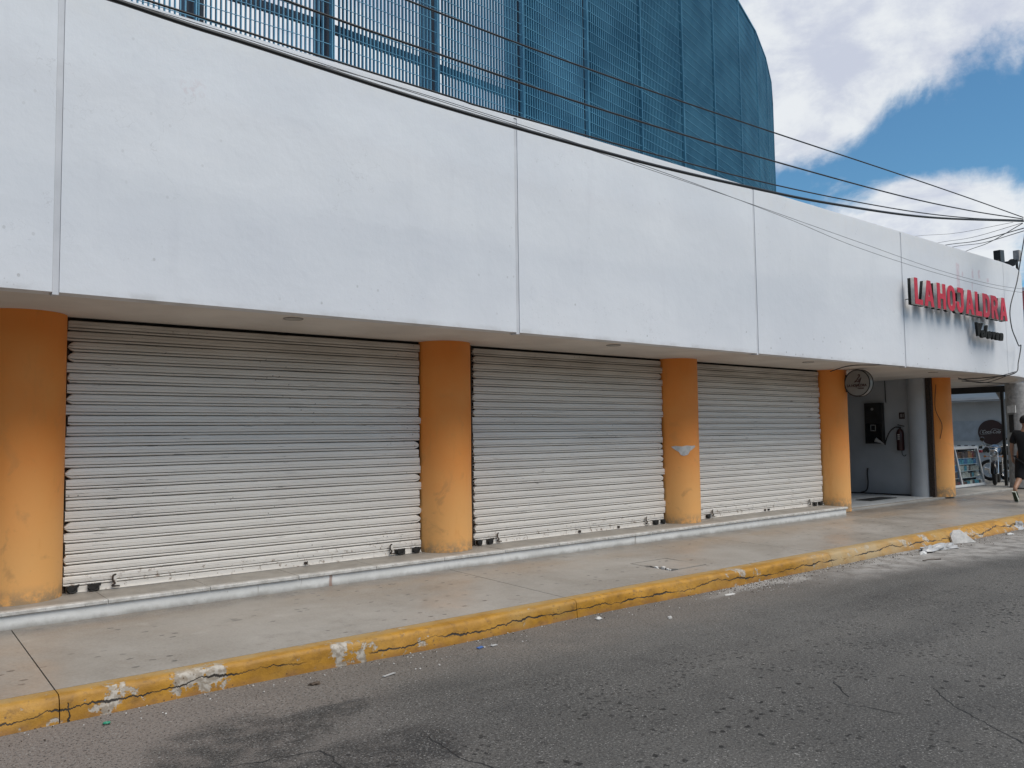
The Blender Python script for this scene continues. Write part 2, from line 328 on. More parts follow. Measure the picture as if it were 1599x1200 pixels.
def f_blue(g, b, P):
    base = g.mix(g.ramp(g.noise(P, 1.6, 5), .3, .7), (.045, .18, .29), (.085, .27, .40))
    base = g.mix(g.ramp(g.noise(P, 5, 5, .7), .60, .75, 0, .35), base, (.10, .27, .33))
    g.put(b.inputs['Base Color'], base); b.inputs['Roughness'].default_value = .5
mat('blue_steel', f_blue)
plain('blue_frame', (.003, .017, .040), .45, .2, 3)
plain('cable_black', (.012, .012, .013), .5, .2, 8, bmp=0)
plain('cable_grey', (.16, .16, .17), .5, .2, 8, bmp=0)
plain('gap_black', (.010, .009, .008), .8, .3, 20)
plain('rust_dark', (.045, .03, .022), .75, .5, 30, bmp=.5)
plain('lock_black', (.02, .018, .016), .6, .4, 40, bmp=.5)
plain('wall_grey_white', (.42, .435, .45), .75, .1, 1.5, bmp=.2, bscale=30)
plain('wall_shade', (.46, .48, .50), .8, .12, 1.2, bmp=.2, bscale=30)
plain('poster_blue', (.36, .40, .45), .6, .12, 4)
plain('lobby_tile', (.50, .52, .53), .35, .1, 3)
plain('lobby_kerb', (.33, .315, .29), .5, .18, 3, bmp=.25, bscale=25)
plain('joint_paint', (.58, .585, .61), .8, .08, 3)
plain('cement', (.34, .33, .32), .85, .2, 14, bmp=.4, bscale=45)
plain('cement_light', (.55, .54, .52), .85, .15, 14, bmp=.4, bscale=45)
plain('dark_steel', (.022, .021, .020), .45, .3, 6)
plain('steel_white', (.62, .64, .65), .4, .08, 6)
plain('chrome', (.72, .72, .72), .15, .05, 6, metal=1.0, bmp=0)
plain('tyre', (.018, .018, .018), .85, .2, 20, bmp=.3)
plain('black_gloss', (.010, .010, .011), .22, .2, 6, bmp=0)
plain('blue_tank', (.02, .05, .10), .2, .1, 6, bmp=0)
plain('red_plastic', (.28, .02, .03), .35, .15, 6, bmp=0)
plain('sign_red', (.56, .016, .040), .5, .14, 7, bmp=0)
plain('sign_return', (.52, .50, .47), .5, .15, 9, bmp=0)
plain('sign_black', (.010, .011, .011), .95, .2, 9, bmp=0)
plain('disc_red', (.028, .004, .005), .35, .15, 3, bmp=0)
plain('disc_dark', (.12, .018, .02), .5, .15, 3, bmp=0)
plain('acrylic_shaded', (.25, .245, .232), .35, .08, 3, bmp=0)  # white sign face, lowered to grey to carry the shade it hangs in
plain('print_white', (.75, .75, .75), .5, .05, 3, bmp=0)
plain('lettering_dark', (.05, .01, .01), .5, .05, 3, bmp=0)
plain('extinguisher', (.035, .008, .008), .35, .2, 6, bmp=0)
plain('downlight_ring', (.28, .255, .23), .5, .15, 10)
plain('downlight_lens', (.42, .40, .37), .35, .1, 10)
plain('skin', (.36, .20, .13), .5, .1, 8, bmp=0)
plain('black_cotton', (.010, .010, .011), .9, .2, 20, bmp=.3, bscale=60)
plain('dark_hair', (.012, .009, .007), .6, .2, 30)
plain('shoe_green', (.025, .04, .02), .7, .3, 30)
plain('sole_white', (.62, .66, .60), .6, .1, 30)
plain('pale_plastic', (.40, .40, .40), .35, .12, 9)
plain('white_foam', (.60, .60, .59), .6, .05, 9)
plain('green_plastic', (.03, .26, .16), .35, .1, 9)
plain('twig_brown', (.07, .05, .035), .8, .3, 9)
plain('pole_concrete', (.30, .29, .27), .85, .15, 5, bmp=.4, bscale=30)
plain('opp_beige', (.17, .14, .11), .8, .1, 1); plain('opp_cream', (.22, .19, .15), .8, .1, 1)
plain('far_wall', (.50, .52, .54), .8, .08, .6)
plain('banner_blue', (.05, .12, .32), .6, .1, 2); plain('banner_red', (.40, .08, .08), .6, .1, 2); plain('banner_green', (.10, .35, .28), .6, .1, 2)
for nm, c in [('goods_red', (.35, .04, .03)), ('goods_orange', (.55, .22, .05)), ('goods_blue', (.06, .20, .42)), ('goods_cyan', (.12, .38, .45)), ('goods_cream', (.55, .50, .42)), ('goods_brown', (.14, .07, .045)), ('goods_green', (.06, .22, .08))]:
    plain(nm, c, .45, .35, 25, bmp=0)
def f_glass(g, b, P):
    b.inputs['Base Color'].default_value = (.8, .88, .92, 1); b.inputs['Roughness'].default_value = .04
    b.inputs['Transmission Weight'].default_value = 1.0; b.inputs['IOR'].default_value = 1.15
mat('glass', f_glass)
def f_lamp(g, b, P):
    b.inputs['Base Color'].default_value = (.5, .52, .55, 1); b.inputs['Roughness'].default_value = .08; b.inputs['Metallic'].default_value = .7
mat('lamp_glass', f_lamp)
M = MATS

# ---------------------------------------------------------------- mesh helpers
class MB:
    def __init__(s): s.v = []; s.f = []; s.mi = []; s.sm = []
    def add(s, vs, fs, mi=0, smooth=False):
        o = len(s.v); s.v += [tuple(v) for v in vs]; s.f += [tuple(i+o for i in f) for f in fs]
        s.mi += [mi]*len(fs); s.sm += [smooth]*len(fs); return s
    def box(s, x0, x1, y0, y1, z0, z1, mi=0):
        return s.add([(x0, y0, z0), (x1, y0, z0), (x1, y1, z0), (x0, y1, z0), (x0, y0, z1), (x1, y0, z1), (x1, y1, z1), (x0, y1, z1)],
                     [(0, 3, 2, 1), (4, 5, 6, 7), (0, 1, 5, 4), (1, 2, 6, 5), (2, 3, 7, 6), (3, 0, 4, 7)], mi)
    def obox(s, c, ax, ay, az, mi=0):
        c = Vector(c); ax, ay, az = Vector(ax), Vector(ay), Vector(az)
        vs = [c+i*ax+j*ay+k*az for k in (-1, 1) for j in (-1, 1) for i in (-1, 1)]
        return s.add(vs, [(0, 2, 3, 1), (4, 5, 7, 6), (0, 1, 5, 4), (1, 3, 7, 5), (3, 2, 6, 7), (2, 0, 4, 6)], mi)
    def tube(s, pts, r, n=8, mi=0, caps=True):
        pts = [Vector(p) for p in pts]; rs = r if isinstance(r, (list, tuple)) else [r]*len(pts)
        rings = []; prev = None
        for i, p in enumerate(pts):
            t = (pts[min(i+1, len(pts)-1)]-pts[max(i-1, 0)]).normalized()
            a = prev - t*prev.dot(t) if prev else (Vector((0, 0, 1)) if abs(t.z) < .9 else Vector((1, 0, 0))).cross(t)
            a.normalize(); prev = a; b = t.cross(a)
            rings.append([p+(a*math.cos(k*2*math.pi/n)+b*math.sin(k*2*math.pi/n))*rs[i] for k in range(n)])
        vs = [v for rg in rings for v in rg]; fs = []
        for i in range(len(pts)-1):
            for k in range(n):
                fs.append((i*n+k, i*n+(k+1) % n, (i+1)*n+(k+1) % n, (i+1)*n+k))
        s.add(vs, fs, mi, True)
        if caps: s.add(rings[0], [tuple(range(n))[::-1]], mi); s.add(rings[-1], [tuple(range(n))], mi)
        return s
    def cyl(s, c, axis, r, h, n=24, mi=0, r2=None):
        c = Vector(c); a = Vector(axis).normalized(); return s.tube([c, c+a*h], [r, r if r2 is None else r2], n, mi)
    def torus(s, c, axis, R_, r, n=28, m=8, mi=0):
        c = Vector(c); a = Vector(axis).normalized(); u = a.orthogonal().normalized(); w = a.cross(u); vs = []; fs = []
        for i in range(n):
            t = i*2*math.pi/n; d = u*math.cos(t)+w*math.sin(t)
            for j in range(m):
                q = j*2*math.pi/m; vs.append(c+d*(R_+r*math.cos(q))+a*r*math.sin(q))
        for i in range(n):
            for j in range(m):
                fs.append((i*m+j, ((i+1) % n)*m+j, ((i+1) % n)*m+(j+1) % m, i*m+(j+1) % m))
        return s.add(vs, fs, mi, True)
    def extrude_x(s, prof, x0, x1, mi=0):
        """closed polygon in (y,z), swept along x"""
        n = len(prof); vs = [(x0, y, z) for y, z in prof]+[(x1, y, z) for y, z in prof]
        fs = [(i, (i+1) % n, n+(i+1) % n, n+i) for i in range(n)]+[tuple(range(n))[::-1], tuple(range(n, 2*n))]
        return s.add(vs, fs, mi)
    def build(s, name, mats, parent=None, bevel=0, fix=True):
        me = bpy.data.meshes.new(name); off = parent_loc(parent)
        me.from_pydata([(v[0]-off[0], v[1]-off[1], v[2]-off[2]) for v in s.v], [], s.f)
        for m_ in (mats if isinstance(mats, list) else [mats]): me.materials.append(M[m_])
        me.polygons.foreach_set('material_index', s.mi); me.polygons.foreach_set('use_smooth', s.sm)
        if fix:
            bm = bmesh.new(); bm.from_mesh(me); bmesh.ops.recalc_face_normals(bm, faces=bm.faces); bm.to_mesh(me); bm.free()
        o = bpy.data.objects.new(name, me); C.objects.link(o)
        if parent: o.parent = parent
        if bevel:
            bv = o.modifiers.new('bevel', 'BEVEL'); bv.width = bevel; bv.segments = 2; bv.limit_method = 'ANGLE'
        return o
def parent_loc(p):
    v = Vector((0, 0, 0))
    while p: v += p.location; p = p.parent
    return v
def tag(o, label=None, cat=None, group=None, kind=None):
    if label: o['label'] = label
    if cat: o['category'] = cat
    if group: o['group'] = group
    if kind: o['kind'] = kind
    return o
def thing(name, loc, label=None, cat=None, group=None, kind=None):
    o = bpy.data.objects.new(name, None); o.empty_display_size = .2; C.objects.link(o); o.location = loc
    return tag(o, label, cat, group, kind)
def crv(pts, n=8):
    """Catmull-Rom through points"""
    P = [Vector(p) for p in pts]; P = [2*P[0]-P[1]]+P+[2*P[-1]-P[-2]]; out = []
    for i in range(1, len(P)-2):
        for k in range(n):
            t = k/n; a, b, c, d = P[i-1], P[i], P[i+1], P[i+2]
            out.append(.5*((2*b)+(c-a)*t+(2*a-5*b+4*c-d)*t*t+(3*b-a-3*c+d)*t**3))
    out.append(P[-2]); return out
dg = None
def to_mesh_obj(o, name, mats, parent=None):
    """convert a curve/modified object to a plain mesh object"""
    deps = bpy.context.evaluated_depsgraph_get(); deps.update()
    me = bpy.data.meshes.new_from_object(o.evaluated_get(deps), depsgraph=deps)
    mw = o.matrix_world.copy(); me.transform(mw)
    off = parent_loc(parent)
    me.transform(Matrix.Translation(-off)); me.materials.clear()
    for m_ in (mats if isinstance(mats, list) else [mats]): me.materials.append(M[m_])
    dat = o.data; bpy.data.objects.remove(o)
    r = bpy.data.objects.new(name, me); C.objects.link(r)
    if parent: r.parent = parent
    return r
def text_obj(body, size, mw, mats, name, parent, extr=.004, offset=0.0, shear=0.0, sx=1.0, spacing=1.0):
    cu = bpy.data.curves.new('t', 'FONT'); cu.body = body; cu.size = size; cu.extrude = extr; cu.offset = offset
    cu.shear = shear; cu.align_x = 'CENTER'; cu.align_y = 'CENTER'; cu.space_character = spacing; cu.resolution_u = 3
    o = bpy.data.objects.new('t', cu); C.objects.link(o); o.matrix_world = mw @ Matrix.Diagonal((sx, 1, 1, 1))
    bpy.context.view_layer.update()
    return to_mesh_obj(o, name, mats, parent)
def poly_obj(loops, mw, extr, mats, name, parent):
    cu = bpy.data.curves.new('p', 'CURVE'); cu.dimensions = '2D'; cu.fill_mode = 'BOTH'; cu.extrude = extr
    for lp in loops:
        sp = cu.splines.new('POLY'); sp.points.add(len(lp)-1); sp.use_cyclic_u = True
        for i, (a, b) in enumerate(lp): sp.points[i].co = (a, b, 0, 1)
    o = bpy.data.objects.new('p', cu); C.objects.link(o); o.matrix_world = mw; bpy.context.view_layer.update()
    return to_mesh_obj(o, name, mats, parent)
rnd = random.Random(7)
def tri(o):  # slight helper for irregular lumps
    return o

# ---------------------------------------------------------------- ground
ZW0, ZW1 = .157, .192                                   # pavement height at kerb and at building
def kerb_y(x): # top outer edge of the kerb
    return 5.47 + .018*math.sin(x*1.3) + .02*math.sin(x*.47+1)
b = MB(); b.add([(-400, -400, -.03), (600, -400, -.03), (600, 600, -.03), (-400, 600, -.03)], [(0, 1, 2, 3)])
tag(b.build('ground', 'asphalt'), kind='structure')
b = MB(); nx = 120
xs = [-40+140*i/nx for i in range(nx+1)]; ys = [-14, -8, -4, 0, 2, 3, 4, 4.6, 5.0, 5.3, 5.6]
vs = []
for x in xs:
    for y in ys: vs.append((x, y, .012*(noise.noise(Vector((x*.7, y*.7, 0))))*(0 if y > 5 else 1)))
m_ = len(ys); b.add(vs, [(i*m_+j, (i+1)*m_+j, (i+1)*m_+j+1, i*m_+j+1) for i in range(nx) for j in range(m_-1)], 0, True)
tag(b.build('road', 'asphalt'), kind='structure')

# kerb: subdivided, uneven, bullnosed, in cast lengths
kr = thing('kerb', (0, 5.5, 0), kind='structure')
def kerb_piece(x0, x1):
    b = MB(); n = max(4, int((x1-x0)/.045)); prof = []
    K = 9; vs = []
    for i in range(n+1):
        x = x0+(x1-x0)*i/n; ky = kerb_y(x); jut = .02+.015*math.sin(x*2.1)+(0.0 if x < 9.5 else min(.16, (x-9.5)*.035))
        P = [(ky-jut, -.03), (ky-jut, .015), (ky-jut*.8, .05), (ky-jut*.45, .09), (ky-jut*.15, .125), (ky+.008, .147), (ky+.03, ZW0-.002), (ky+.09, ZW0), (5.640, ZW0)]
        for j, (y, z) in enumerate(P):
            nz = noise.fractal(Vector((x*4, y*4, z*12)), .8, 2, 4)
            nn = noise.fractal(Vector((x*17, 3, z*24)), .8, 2, 3)
            a = 0 if j in (0, 8) else 1
            vs.append((x, y-a*(.010*nz+.004*nn)*(.4 if j > 6 else 1), z+a*(.004*nz)*(j > 2)))
    b.add(vs, [(i*K+j, (i+1)*K+j, (i+1)*K+j+1, i*K+j+1) for i in range(n) for j in range(K-1)], 0, True)
    b.add([vs[j] for j in range(K)]+[(x0, 5.640, -.03)], [tuple(range(K+1))]); b.add([vs[n*K+j] for j in range(K)]+[(x1, 5.640, -.03)], [tuple(range(K+1))[::-1]])
    return b.build('kerb_stone', 'kerb_yellow', kr)
ke = [-12, -7.3, -3.2, .95, 5.08, 9.28, 13.4, 17.6, 21.8, 24.6]
for a, c in zip(ke[:-1], ke[1:]): kerb_piece(a+.003, c-.003)

# pavement slabs (children), 7 mm joints over a darker bed
pv = thing('pavement', (0, 6.5, 0), kind='structure')
MB().box(-12, 24.6, 5.645, 7.7, -.03, .14).build('bed', 'gap_black', pv)
def zw(y): return ZW0+(ZW1-ZW0)*(y-5.645)/(7.77-5.645)
def slab(x0, x1, y0, y1, holes=None, name='slab', dz=0):
    b = MB(); n = max(2, int((x1-x0)/.35)); k = max(2, int((y1-y0)/.35))
    vs = []
    for i in range(n+1):
        for j in range(k+1):
            x = x0+(x1-x0)*i/n; y = y0+(y1-y0)*j/k
            e = (i in (0, n)) or (j in (0, k))
            vs.append((x, y, zw(y)+dz+(0 if e else .004*noise.noise(Vector((x*.9, y*.9, 4))))))
    q = lambda i, j: i*(k+1)+j
    b.add(vs, [(q(i, j), q(i+1, j), q(i+1, j+1), q(i, j+1)) for i in range(n) for j in range(k)], 0, True)
    ring = [q(i, 0) for i in range(n+1)]+[q(n, j) for j in range(1, k+1)]+[q(i, k) for i in range(n-1, -1, -1)]+[q(0, j) for j in range(k-1, 0, -1)]
    vs2 = [vs[i] for i in ring]; m = len(vs2)
    b.add(vs2+[(v[0], v[1], .10) for v in vs2], [(i, (i+1) % m, m+(i+1) % m, m+i) for i in range(m)])
    return b.build(name, 'worn_concrete', pv)
LX0, LX1, LY0, LY1 = 6.88, 7.48, 5.90, 6.50             # service box lid in the pavement
for a, c in zip(ke[:-1], ke[1:]):
    yb = 7.50 if c < 13.2 else 7.775
    if a < 7 < c:
        slab(a+.004, LX0-.006, 5.646, yb); slab(LX1+.006, c-.004, 5.646, yb)
        slab(LX0-.006, LX1+.006, 5.646, LY0-.006); slab(LX0-.006, LX1+.006, LY1+.006, yb)
    else: slab(a+.004, c-.004, 5.646, yb)
# second saw-cut look-alike joint by the first joint is wear in the material; the lid is a thing of its own
ld = thing('service_lid', (7.18, 6.2, .15), 'square grey concrete service box lid with a broken left corner, let into the pavement', 'cover')
b = MB(); zt = zw(6.2)+.002
pts = [(LX0+.13, LY0+.012), (LX1-.01, LY0+.012), (LX1-.01, LY1-.012), (LX0+.02, LY1-.012), (LX0+.01, LY0+.42), (LX0+.07, LY0+.36), (LX0+.03, LY0+.27), (LX0+.11, LY0+.20), (LX0+.06, LY0+.11)]
n = len(pts); b.add([(x, y, .145) for x, y in pts]+[(x, y, zt) for x, y in pts], [tuple(range(n))[::-1], tuple(range(n, 2*n))]+[(i, (i+1) % n, n+(i+1) % n, n+i) for i in range(n)])
b.build('lid_plate', 'worn_concrete', ld)
b = MB()
for k in range(7):
    x = LX0+.03+.10*rnd.random(); y = LY0+.05+.33*rnd.random(); s_ = .008+.015*rnd.random()
    b.obox((x, y, .15+s_*.5), (s_, .004, 0), (0, s_*.8, .002), (.002, 0, s_*.5)); b.build('broken_chip', 'cement_light', ld); b = MB()


# lobby / corner floor with dark gap in front
lf = thing('raised_floor', (18, 8.5, 0), kind='structure')
MB().box(13.60, 24.8, 7.815, 7.98, -.03, .222).build('floor_edge', 'lobby_kerb', lf, bevel=.008)
for i in range(9):
    for j in range(4):
        x0 = 13.6+i*1.245
        MB().box(x0+.003, x0+1.242, 7.985+j*1.2, 9.179+j*1.2, .10, .226).build('floor_tile', 'lobby_tile' if x0 < 17.5 else 'lobby_kerb', lf)
MB().box(13.6, 24.78, 7.98, 12.8, -.03, .10).build('floor_bed', 'gap_black', lf)
MB().box(13.4, 24.7, 7.70, 7.81, -.03, .12).build('gap_bed', 'gap_black', lf)
tag(MB().box(15.9, 16.95, 8.38, 8.72, .229, .238).build('floor_mat', 'dark_steel'), 'dark flat mat on the pale lobby floor in the open doorway', 'mat')

# ---------------------------------------------------------------- the shop building
F = 6.646; ZB, ZT = 2.735, 5.06; SH = 8.024
sb = thing('shop_building', (9, 8, 0), 'long single-storey white rendered shop building with a deep fascia over the pavement', 'building')
J = [-11.8, -7.5, -3.22, 1.07, 5.402, 9.684, 13.955]
Rr = 6.0; CXr = 18.3
def fpath(s):
    """fascia front line: straight, then a gentle corner curve"""
    if s <= CXr: return Vector((s, F, 0)), Vector((0, -1, 0))
    a = (s-CXr)/Rr; return Vector((CXr+Rr*math.sin(a), F+Rr*(1-math.cos(a)), 0)), Vector((math.sin(a), -math.cos(a), 0))
def fpanel(s0, s1, name='wall_panel', z0=ZB, z1=ZT, d0=0.0, d1=.16, m='white_render', p=None):
    n = max(1, int((s1-s0)/.5)); b = MB(); vs = []
    for i in range(n+1):
        q, nr = fpath(s0+(s1-s0)*i/n)
        for d, z in ((d0, z0), (d0, z1), (d1, z1), (d1, z0)): v = q-nr*d; vs.append((v.x, v.y, z))
    fs = [(i*4+k, (i+1)*4+k, (i+1)*4+(k+1) % 4, i*4+(k+1) % 4) for i in range(n) for k in range(4)]+[(0, 1, 2, 3), (n*4+3, n*4+2, n*4+1, n*4)]
    b.add(vs, fs); return b.build(name, m, p or sb)
jw = .023
edges = J+[18.34]
for i, (a, c) in enumerate(zip(edges[:-1], edges[1:])):
    fpanel(a+jw, c-(jw if i < 6 else .006))
fpanel(18.346, 18.346+9.0)
for k, a in enumerate(J[1:]):
    MB().box(a-jw+.002, a+jw-.002, F+.007, F+.10, ZB-.018, ZT-.012).build('joint_strip', 'joint_paint', sb)
# coping, a little proud at the back, soffit and roof deck
b = MB(); MB()
fpanel(-11.8, 27.3, 'coping', ZT, ZT+.022, .004, .17, 'white_render')
# soffit slabs with drip edge
def deck(z0, z1, ins, name, m):
    b = MB(); N = 24; out = []
    ss = [-11.8, CXr]+[CXr+9.0*(i+1)/N for i in range(N)]
    top = []
    for s in ss: q, nr = fpath(s); v = q-nr*ins; top.append((v.x, v.y))
    yb = 12.9; poly = top+[(top[-1][0], yb), (-11.8, yb)]
    n = len(poly); b.add([(x, y, z0) for x, y in poly]+[(x, y, z1) for x, y in poly], [tuple(range(n))[::-1], tuple(range(n, 2*n))]+[(i, (i+1) % n, n+(i+1) % n, n+i) for i in range(n)])
    return b.build(name, m, sb)
deck(ZB+.014, ZB+.20, .165, 'soffit', 'soffit_paint'); deck(4.2, 4.4, .165, 'roof_deck', 'cement')
fpanel(-11.8, 27.3, 'drip_edge', ZB+.004, ZB+.05, .161, .20, 'soffit_paint')
# walls that close the building
MB().box(-11.8, 13.9, 12.8, 12.95, 0, 4.2).build('rear_wall', 'wall_grey_white', sb)
MB().box(-11.9, -11.8, F+.2, 12.9, 0, 4.2).build('end_wall', 'wall_grey_white', sb)
MB().box(13.88, 14.02, 8.25, 12.8, .1, ZB+.01).build('inner_wall', 'wall_grey_white', sb)
MB().box(17.80, 17.95, 8.12, 12.8, .1, ZB+.01).build('lobby_wall', 'wall_grey_white', sb)
MB().box(14.02, 17.8, 12.0, 12.1, .1, ZB+.01).build('lobby_back_wall', 'wall_grey_white', sb)
MB().box(17.72, 17.80, 8.10, 12.0, .226, .246).build('skirting', 'gap_black', sb)
# white half-round pier at the lobby mouth and the dark door frame beside it
b = MB(); b.cyl((17.80, 8.25, .226), (0, 0, 1), .21, ZB-.214, 32); b.build('white_pier', 'wall_grey_white', sb)
MB().box(17.70, 17.78, 7.93, 8.04, .226, ZB+.012).build('door_frame', 'rust_dark', sb)
# stepped plinth: painted riser + stone nosing tiles
pl = MB(); pl.box(-11.8, 13.36, 7.50, 8.3, .0, .296); pl.build('plinth_riser', 'plinth_paint', sb, bevel=.006)
x = -11.8; tw = .84
while x < 13.37:
    x1 = min(x+tw, 13.38); dz = rnd.uniform(-.0015, .0015)
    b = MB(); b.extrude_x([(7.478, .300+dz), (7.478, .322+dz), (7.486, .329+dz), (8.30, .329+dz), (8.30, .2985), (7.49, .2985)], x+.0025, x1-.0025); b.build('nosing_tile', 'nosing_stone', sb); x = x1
MB().box(-11.8, 13.8, 8.064, 8.10, .33, ZB+.013).build('shutter_recess', 'gap_black', sb)

# columns
CR = .33; CX = [1.06, 5.372, 9.581, 13.85, 18.11]
colmesh = None
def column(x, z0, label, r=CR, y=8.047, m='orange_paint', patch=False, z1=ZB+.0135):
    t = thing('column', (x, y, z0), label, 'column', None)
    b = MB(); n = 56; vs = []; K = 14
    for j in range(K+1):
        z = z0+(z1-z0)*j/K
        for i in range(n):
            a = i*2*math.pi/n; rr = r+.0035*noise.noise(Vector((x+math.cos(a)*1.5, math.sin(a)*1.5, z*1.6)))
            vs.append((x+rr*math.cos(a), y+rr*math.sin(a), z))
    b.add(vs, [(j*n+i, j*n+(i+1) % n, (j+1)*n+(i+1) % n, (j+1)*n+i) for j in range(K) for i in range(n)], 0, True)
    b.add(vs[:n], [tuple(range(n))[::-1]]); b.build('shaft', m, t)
    return t
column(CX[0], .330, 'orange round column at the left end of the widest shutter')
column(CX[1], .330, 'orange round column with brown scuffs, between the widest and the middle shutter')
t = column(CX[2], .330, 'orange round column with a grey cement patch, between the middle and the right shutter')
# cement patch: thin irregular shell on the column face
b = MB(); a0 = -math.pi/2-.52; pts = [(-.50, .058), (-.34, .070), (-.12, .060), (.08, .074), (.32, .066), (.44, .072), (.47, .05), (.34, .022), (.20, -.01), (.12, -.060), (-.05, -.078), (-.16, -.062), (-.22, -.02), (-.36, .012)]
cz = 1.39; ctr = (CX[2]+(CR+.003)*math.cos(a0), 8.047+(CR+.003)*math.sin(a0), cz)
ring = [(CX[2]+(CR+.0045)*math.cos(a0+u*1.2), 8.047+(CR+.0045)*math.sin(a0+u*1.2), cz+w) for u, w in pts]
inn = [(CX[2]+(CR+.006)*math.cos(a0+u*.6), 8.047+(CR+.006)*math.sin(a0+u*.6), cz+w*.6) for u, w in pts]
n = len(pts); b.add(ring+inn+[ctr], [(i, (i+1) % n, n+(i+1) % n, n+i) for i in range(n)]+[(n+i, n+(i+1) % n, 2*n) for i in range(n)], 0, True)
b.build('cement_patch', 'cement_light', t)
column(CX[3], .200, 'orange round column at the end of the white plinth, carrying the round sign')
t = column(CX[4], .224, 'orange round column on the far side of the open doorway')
MB().tube(crv([(17.80, 7.86, 2.60), (17.81, 7.90, 2.1), (17.86, 7.80, 1.75), (17.84, 7.84, 1.45)]), .0055, 6).build('loose_cable', 'cable_black', t)
t = column(21.95, .224, 'bare grey round column at the street corner behind the walking person', .24, 7.80, 'cement')
MB().box(21.66, 21.70, 7.74, 7.92, 2.02, 2.20).build('switch_box', 'cement_light', t)
MB().box(21.68, 21.705, 7.80, 7.90, 1.55, 1.98).build('meter_plate', 'dark_steel', t)

# ---------------------------------------------------------------- roller shutters
PIT = .0935; NS = 25
PROF = [(.0935, .020), (.0915, .016), (.0890, -.006), (.082, -.011), (.0605, -.0135), (.0585, -.0095), (.0555, -.0095), (.0535, -.014), (.033, -.012), (.0310, -.004), (.0300, .018), (.0258, .018), (.0240, -.008), (.0150, -.0125), (.0075, -.009), (.0055, .016), (.0020, .020)]
def slat_mesh(L, seed, ragL, ragR):
    rs = random.Random(seed); nseg = 22; vs = []; K = len(PROF)
    xs = [0, .012+rs.random()*.02, .05]+[.05+(L-.10)*(i+1)/nseg for i in range(nseg)]+[L-.012-rs.random()*.02, L]
    xs = sorted(set(xs)); ph = rs.random()*50
    for x in xs:
        dz = .0026*noise.noise(Vector((x*1.1, ph, 0)))+.0013*noise.noise(Vector((x*4, ph, 3))); dy = .006*noise.noise(Vector((x*1.7, ph, 9)))
        e = 1.0; c = .045
        tl = .012+.03*((seed*37) % 10)/10
        if x < tl and ragL: e = ragL+(1-ragL)*(x/tl)
        if x > L-.03 and ragR: e = ragR+(1-ragR)*((L-x)/.03)
        for z, y in PROF: vs.append((x, y+dy, c+(z-c)*e+dz))
    n = len(xs); b = MB()
    b.add(vs, [(i*K+j, (i+1)*K+j, (i+1)*K+j+1, i*K+j+1) for i in range(n-1) for j in range(K-1)], 0, False)
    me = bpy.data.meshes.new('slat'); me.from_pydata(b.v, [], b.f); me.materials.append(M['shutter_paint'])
    return me
def shutter(x0, x1, label, lockL, hookL, lockR, hookR, bolts, seed, zb):
    t = thing('roller_shutter', ((x0+x1)/2, SH, zb), label, 'roller shutter', 'closed roller shutters along the shop front')
    L = x1-x0; rs = random.Random(seed)
    meshes = [slat_mesh(L-rs.uniform(0, .040), seed*10+k, rs.choice([0, .15, .4, .7, .85]), rs.choice([0, 0, .5, 0, .3])) for k in range(9)]
    for i in range(NS):
        low = 1-i/NS
        k = rs.randrange(9)
        o = bpy.data.objects.new('slat', meshes[k]); C.objects.link(o); o.parent = t
        o.location = (-L/2+rs.uniform(-.012, .006), rs.uniform(-.0025, .0025), .052+i*PIT)
        o.rotation_euler = (0, rs.uniform(-.0004, .0004), 0)
    # bottom bar: angle iron, with rusted edge
    b = MB(); b.extrude_x([(SH-.018, zb+.002), (SH-.018, zb+.050), (SH-.012, zb+.052), (SH+.01, zb+.052), (SH+.01, zb+.002)], x0+.02, x1-.02)
    b.box(x0+.02, x1-.02, SH-.034, SH-.018, zb+.002, zb+.008); b.build('bottom_bar', 'shutter_paint', t)
    b = MB(); b.box(x0-.02, x0+.012, SH+.022, SH+.038, zb, ZB+.01); b.box(x0-.035, x0-.022, SH-.02, SH+.035, zb, ZB+.01); b.build('guide_channel', 'rust_dark', t)
    b = MB(); b.box(x1-.012, x1+.02, SH+.022, SH+.038, zb, ZB+.01); b.box(x1+.022, x1+.032, SH-.03, SH+.035, zb, ZB+.01); b.build('guide_channel', 'rust_dark', t)
    for (a, w) in lockL+lockR:
        b = MB(); n = 9; vs = []
        kx = rs.uniform(.6, 1.1); b.obox((a, SH-.034, zb+.036), (w/2*kx, 0, rs.uniform(-.006, .006)), (0, .018, .002), (0, 0, .026*rs.uniform(.7, 1.1)))
        b.obox((a+w*.3, SH-.03, zb+.052), (w*.3, 0, rs.uniform(-.01, .01)), (0, .012, 0), (.004, 0, .012))
        b.cyl((a-w*.2, SH-.050, zb+.045), (0, -1, 0), .026, .022, 12)
        b.tube(crv([(a-w*.45, SH-.05, zb+.03), (a-w*.2, SH-.065, zb+.010), (a+w*.25, SH-.06, zb+.016), (a+w*.4, SH-.05, zb+.045)]), .007, 6)
        b.build('lock_box', 'lock_black', t)
    for h in (hookL, hookR):
        if h is None: continue
        b = MB(); b.tube(crv([(h+.022, SH-.03, zb+.125), (h-.004, SH-.045, zb+.118), (h-.008, SH-.05, zb+.08), (h+.010, SH-.052, zb+.05), (h-.012, SH-.05, zb+.03), (h+.05, SH-.05, zb+.022)]), .0075, 6)
        b.build('lift_handle', 'rust_dark', t)
        MB().box(h+.004, h+.028, SH-.036, SH-.014, zb+.03, zb+.12).build('handle_plate', 'shutter_paint', t)
    for q in bolts:
        b = MB(); b.cyl((q, SH-.018, zb+.03), (0, -1, 0), .014, .03, 8); b.tube([(q+.02, SH-.03, zb+.045), (q+.02, SH-.03, zb+.01)], .005, 6)
        b.build('bolt', 'rust_dark', t)
    return t
